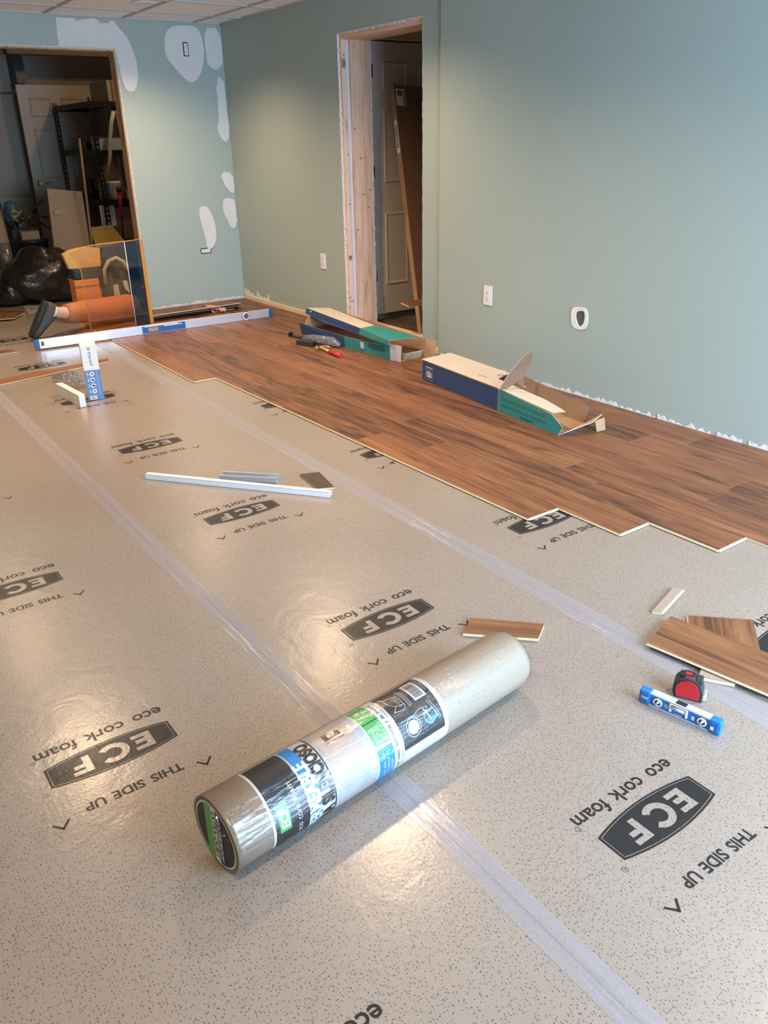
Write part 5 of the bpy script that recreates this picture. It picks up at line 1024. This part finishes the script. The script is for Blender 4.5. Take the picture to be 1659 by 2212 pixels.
b.tube([(1.96, 9.8, 0.30), (1.97, 9.8, 0.6), (1.985, 9.8, 0.80), (1.975, 9.8, 1.02)], [0.022, 0.020, 0.02, 0.03], M['black'], 10).tube([(2.08, 9.78, 0.0), (2.08, 9.78, 0.35)], 0.03, M['black'], 8).tube([(2.25, 9.78, 0.0), (2.25, 9.78, 0.35)], 0.03, M['black'], 8).tube([(1.96, 9.8, 0.0), (1.96, 9.8, 0.30)], 0.03, M['black'], 8)
cl = b.put('tool_clutter'); cl['kind'] = 'stuff'; tag(cl, 'tangle of black tools and cords in the dark left of the store room', 'tool clutter')
sq = stow('speed_square', 'grey triangular speed square lying on the underlay through the opening', 'square', lambda b: b.poly([(1.70, 8.06, 0.002), (1.985, 8.35, 0.002), (1.775, 8.60, 0.002)], 0.0018, M['grey_thing'], n=(0, 0, 1)).poly([(1.77, 8.27, 0.0026), (1.835, 8.33, 0.0026), (1.785, 8.38, 0.0026)], 0.0004, M['underlay'], n=(0, 0, 1)))

# ================================================================ KNEELING PERSON (only shoe, bare ankle, trouser leg and hand show) AND THE TINTED PANEL
pn = thing('person', 'mostly hidden kneeling person: black shoe, bare ankle, orange trouser leg, one hand under a plank', 'person', (1.62, 6.87, 0))
def PL(p): return (p[0]-1.62, p[1]-6.87, p[2])
Tt = Vector((1.440, 6.87, 0.028)); Hh = Vector((1.600, 6.875, 0.285)); a = (Hh-Tt).normalized(); nn = Vector((-a.z, 0, a.x)); sd_ = Vector((0, 1, 0)); LT = (Hh-Tt).length
def shoe_sec(t, w, up0, up1, seg=18):
    c = Tt+a*(t*LT); out = []
    for k in range(seg):
        q = 2*PI*k/seg; y = math.cos(q); u = math.sin(q)
        out.append(c+sd_*(w*abs(y)**0.8*math.copysign(1, y))-nn*((up0+up1)/2+(up1-up0)/2*abs(u)**0.75*math.copysign(1, u)))
    return out
b = B(); rings = []
for t, w, u0, u1 in ((-0.03, 0.012, 0.0, 0.022), (0.02, 0.034, -0.004, 0.040), (0.12, 0.044, -0.006, 0.050), (0.30, 0.048, -0.006, 0.066), (0.5, 0.043, -0.004, 0.088), (0.68, 0.040, -0.004, 0.108), (0.82, 0.039, -0.004, 0.112), (0.95, 0.036, -0.004, 0.100), (1.02, 0.026, 0.0, 0.085), (1.04, 0.010, 0.02, 0.06)):
    rings.append([b.bm.verts.new(Vector(PL(p))) for p in shoe_sec(t, w, u0, u1)])
for r0, r1 in zip(rings, rings[1:]):
    for k in range(18):
        f = b.bm.faces.new((r0[k], r0[(k+1) % 18], r1[(k+1) % 18], r1[k])); f.smooth = True; f.material_index = b.mi(M['shoe'])
for r0 in (rings[0], rings[-1]): f = b.bm.faces.new(r0); f.material_index = b.mi(M['shoe'])
shoe = b.put('shoe', pn)
b = B(); out = []
for k in range(24):
    t = k/23; w = (0.012+0.040*math.sin(PI*min(1, t*1.9)/2)) if t < 0.5 else 0.050-0.012*(t-0.5)*2; out.append((t*1.05-0.03, w if t < 0.97 else 0.025))
P = [Tt+a*(t*LT)+sd_*w+nn*0.006 for t, w in out]+[Tt+a*(t*LT)-sd_*w+nn*0.006 for t, w in out[::-1]]
b.poly([Vector(PL(p)) for p in P], -0.020, M['sole'], n=tuple(nn))
for k in range(13):
    t = 0.03+k*0.075; b.poly([Vector(PL(Tt+a*((t+e)*LT)+sd_*(w*0.036)+nn*0.031)) for e, w in ((0, 1), (0.04, 1), (0.04, -1), (0, -1))], 0.006, M['sole'], n=tuple(nn))
b.put('sole', shoe)
b = B()
for k in range(5):
    t = 0.30+k*0.09; c = Tt+a*(t*LT)-nn*(0.068+k*0.010); b.tube([PL(c+sd_*0.024), PL(c-nn*0.004), PL(c-sd_*0.024)], 0.003, M['sockw'], 6)
b.put('laces', shoe)
an = [(1.640, 6.875, 0.205), (1.665, 6.885, 0.195), (1.70, 6.90, 0.185), (1.76, 6.93, 0.172), (1.86, 6.98, 0.158)]
B().tube([PL(p) for p in an], [0.046, 0.043, 0.044, 0.052, 0.064], M['skin'], 18).put('ankle', pn, label='bare ankle')
B().tube([PL(p) for p in ((1.628, 6.872, 0.212), (1.645, 6.878, 0.203))], [0.053, 0.050], M['sockw'], 18).put('shoe_collar', shoe, label='pale collar lining')
lg = [(1.735, 6.92, 0.178), (1.78, 6.94, 0.170), (1.90, 7.0, 0.152), (2.05, 7.06, 0.135), (2.20, 7.10, 0.125), (2.32, 7.13, 0.118), (2.38, 7.15, 0.115)]
b = B(); b.tube([PL(p) for p in lg], [0.064, 0.074, 0.090, 0.100, 0.108, 0.112, 0.10], M['orange'], 22)
for v in b.bm.verts: v.co += Vector((0, 0, 0.006*mn.noise(v.co*14))); v.co.z = max(0.003, v.co.z)
b.put('trouser_leg', pn, label='orange trouser leg')
b = B()                                   # hand: palm, four curled fingers and a thumb as one skin
HX, HY = 3.075, 6.99
b.tube([PL(p) for p in ((3.02, 7.06, 0.050), (3.04, 7.01, 0.048), (3.065, 6.965, 0.044), (3.085, 6.93, 0.036))], [0.024, 0.028, 0.036, 0.034], M['skin'], 14, sq=0.55)
for k, (dx, ln) in enumerate(((-0.030, 0.060), (-0.009, 0.068), (0.012, 0.064), (0.031, 0.050))):
    s0 = Vector((3.085+dx*0.8, 6.935+dx*0.25, 0.038)); dv = Vector((0.35+dx*4, -1, 0)).normalized()
    b.tube([PL(s0), PL(s0+dv*ln*0.45+Vector((0, 0, 0.006))), PL(s0+dv*ln*0.8-Vector((0, 0, 0.006))), PL(s0+dv*ln-Vector((0, 0, 0.016)))], [0.0095, 0.009, 0.008, 0.006], M['skin'], 10)
b.tube([PL(p) for p in ((3.045, 6.975, 0.044), (3.012, 6.945, 0.036), (3.005, 6.915, 0.026), (3.012, 6.892, 0.022))], [0.013, 0.011, 0.010, 0.007], M['skin'], 10)
b.put('hand', pn, label='hand resting on the planks')
# tinted acrylic panel standing behind the level
ap = thing('acrylic_panel', 'clear amber acrylic panel with glowing orange edge standing before the left opening', 'panel', (2.1, 6.7, 0.0125))
B().poly([(-0.245, 0, -0.012), (0.125, 0, 0.0), (0.125, 0, 0.69), (-0.06, 0, 0.688), (-0.15, 0, 0.682), (-0.25, 0, 0.66), (-0.305, 0, 0.640), (-0.285, 0, 0.60), (-0.245, 0, 0.51)], 0.004, M['amber'], n=(0, -1, 0)).put('amber_pane', ap)
B().poly([(0.128, 0, 0.0), (0.262, 0, 0.0), (0.248, 0, 0.695), (0.128, 0, 0.692)], 0.004, M['smoke'], n=(0, -1, 0)).put('smoked_pane', ap, label='bluish smoked strip')
B().box(0.248, 0.276, -0.008, 0.010, 0.0, 0.70, M['amber_edge'], 0.003).put('edge_bar', ap, label='bright amber edge bar')
b = B(); PP = [(-0.245, -0.001, 0.0), (-0.245, -0.001, 0.51), (-0.285, -0.001, 0.60), (-0.305, -0.001, 0.640), (-0.25, -0.001, 0.66), (-0.15, -0.001, 0.682), (-0.06, -0.001, 0.688), (0.125, -0.001, 0.692), (0.25, -0.001, 0.698)]
b.tube(PP, 0.0035, M['amber_edge'], 6); b.tube([(0.127, -0.001, 0.0), (0.127, -0.001, 0.69)], 0.0028, M['card_white'], 6); b.put('edge_bead', ap)
# what shows through the panel
stow('orange_crate', 'orange plastic crate seen through the amber panel', 'crate', lambda b: b.box(-0.12, 0.09, -0.08, 0.08, 0, 0.36, M['orange2'], 0.006).box(-0.12, 0.09, -0.083, -0.079, 0.30, 0.312, M['card_dark']), (2.07, 7.38, 0.001), 0.0)
stow('tool_pouch', 'dark tool pouch lying on the orange crate behind the amber panel', 'pouch', lambda b: b.box(-0.12, 0.12, -0.07, 0.07, 0, 0.085, M['navy'], 0.02), (2.08, 7.38, 0.362))
stow('paper_bag', 'crumpled tan paper bag on top behind the amber panel', 'bag', lambda b: b.poly([(-0.14, 0, 0.0), (0.13, 0, 0.0), (0.15, 0.02, 0.145), (0.03, 0.02, 0.165), (-0.10, 0.02, 0.150), (-0.17, 0.01, 0.12)], 0.06, M['tan'], n=(0, -1, 0)), (2.09, 7.38, 0.449))
tg = thing('tool_bag', 'dark tool bag with pale stripe and grey arched handle behind the panel', 'tool bag', (2.345, 7.375, 0.001))
b = B(); b.ball((0, 0, 0.21), 0.15, 0.085, 0.22, M['navy'], 3)
for v in b.bm.verts: v.co.z = max(0.0, v.co.z)
b.put('body', tg); B().poly([(-0.085, -0.105, 0.10), (-0.025, -0.110, 0.09), (-0.035, -0.100, 0.30), (-0.075, -0.095, 0.29)], 0.012, M['palegrey'], n=(0, -1, 0)).poly([(0.02, -0.107, 0.25), (0.06, -0.10, 0.21), (0.05, -0.10, 0.32), (0.01, -0.10, 0.32)], 0.01, M['palegrey'], n=(0, -1, 0)).put('pale_stripe', tg)
B().tube([(-0.125, -0.05, 0.30), (-0.12, -0.05, 0.42), (-0.07, -0.05, 0.49), (0.0, -0.05, 0.51), (0.06, -0.05, 0.47), (0.09, -0.05, 0.40)], 0.018, M['grey_thing'], 10).put('handle', tg); B().box(-0.05, 0.0, -0.085, -0.06, 0.36, 0.45, M['black'], 0.003).put('buckle', tg)

for o in bpy.data.objects:
    if o.type == 'MESH' and o.parent and o.name.split('.')[0] in ('printing', 'label_print', 'marking', 'punched_hole_row', 'stud_knots', 'grade_stamp', 'slots', 'laces', 'wrap_frill', 'shipping_label', 'label', 'end_cap_print'): o['kind'] = 'stuff'
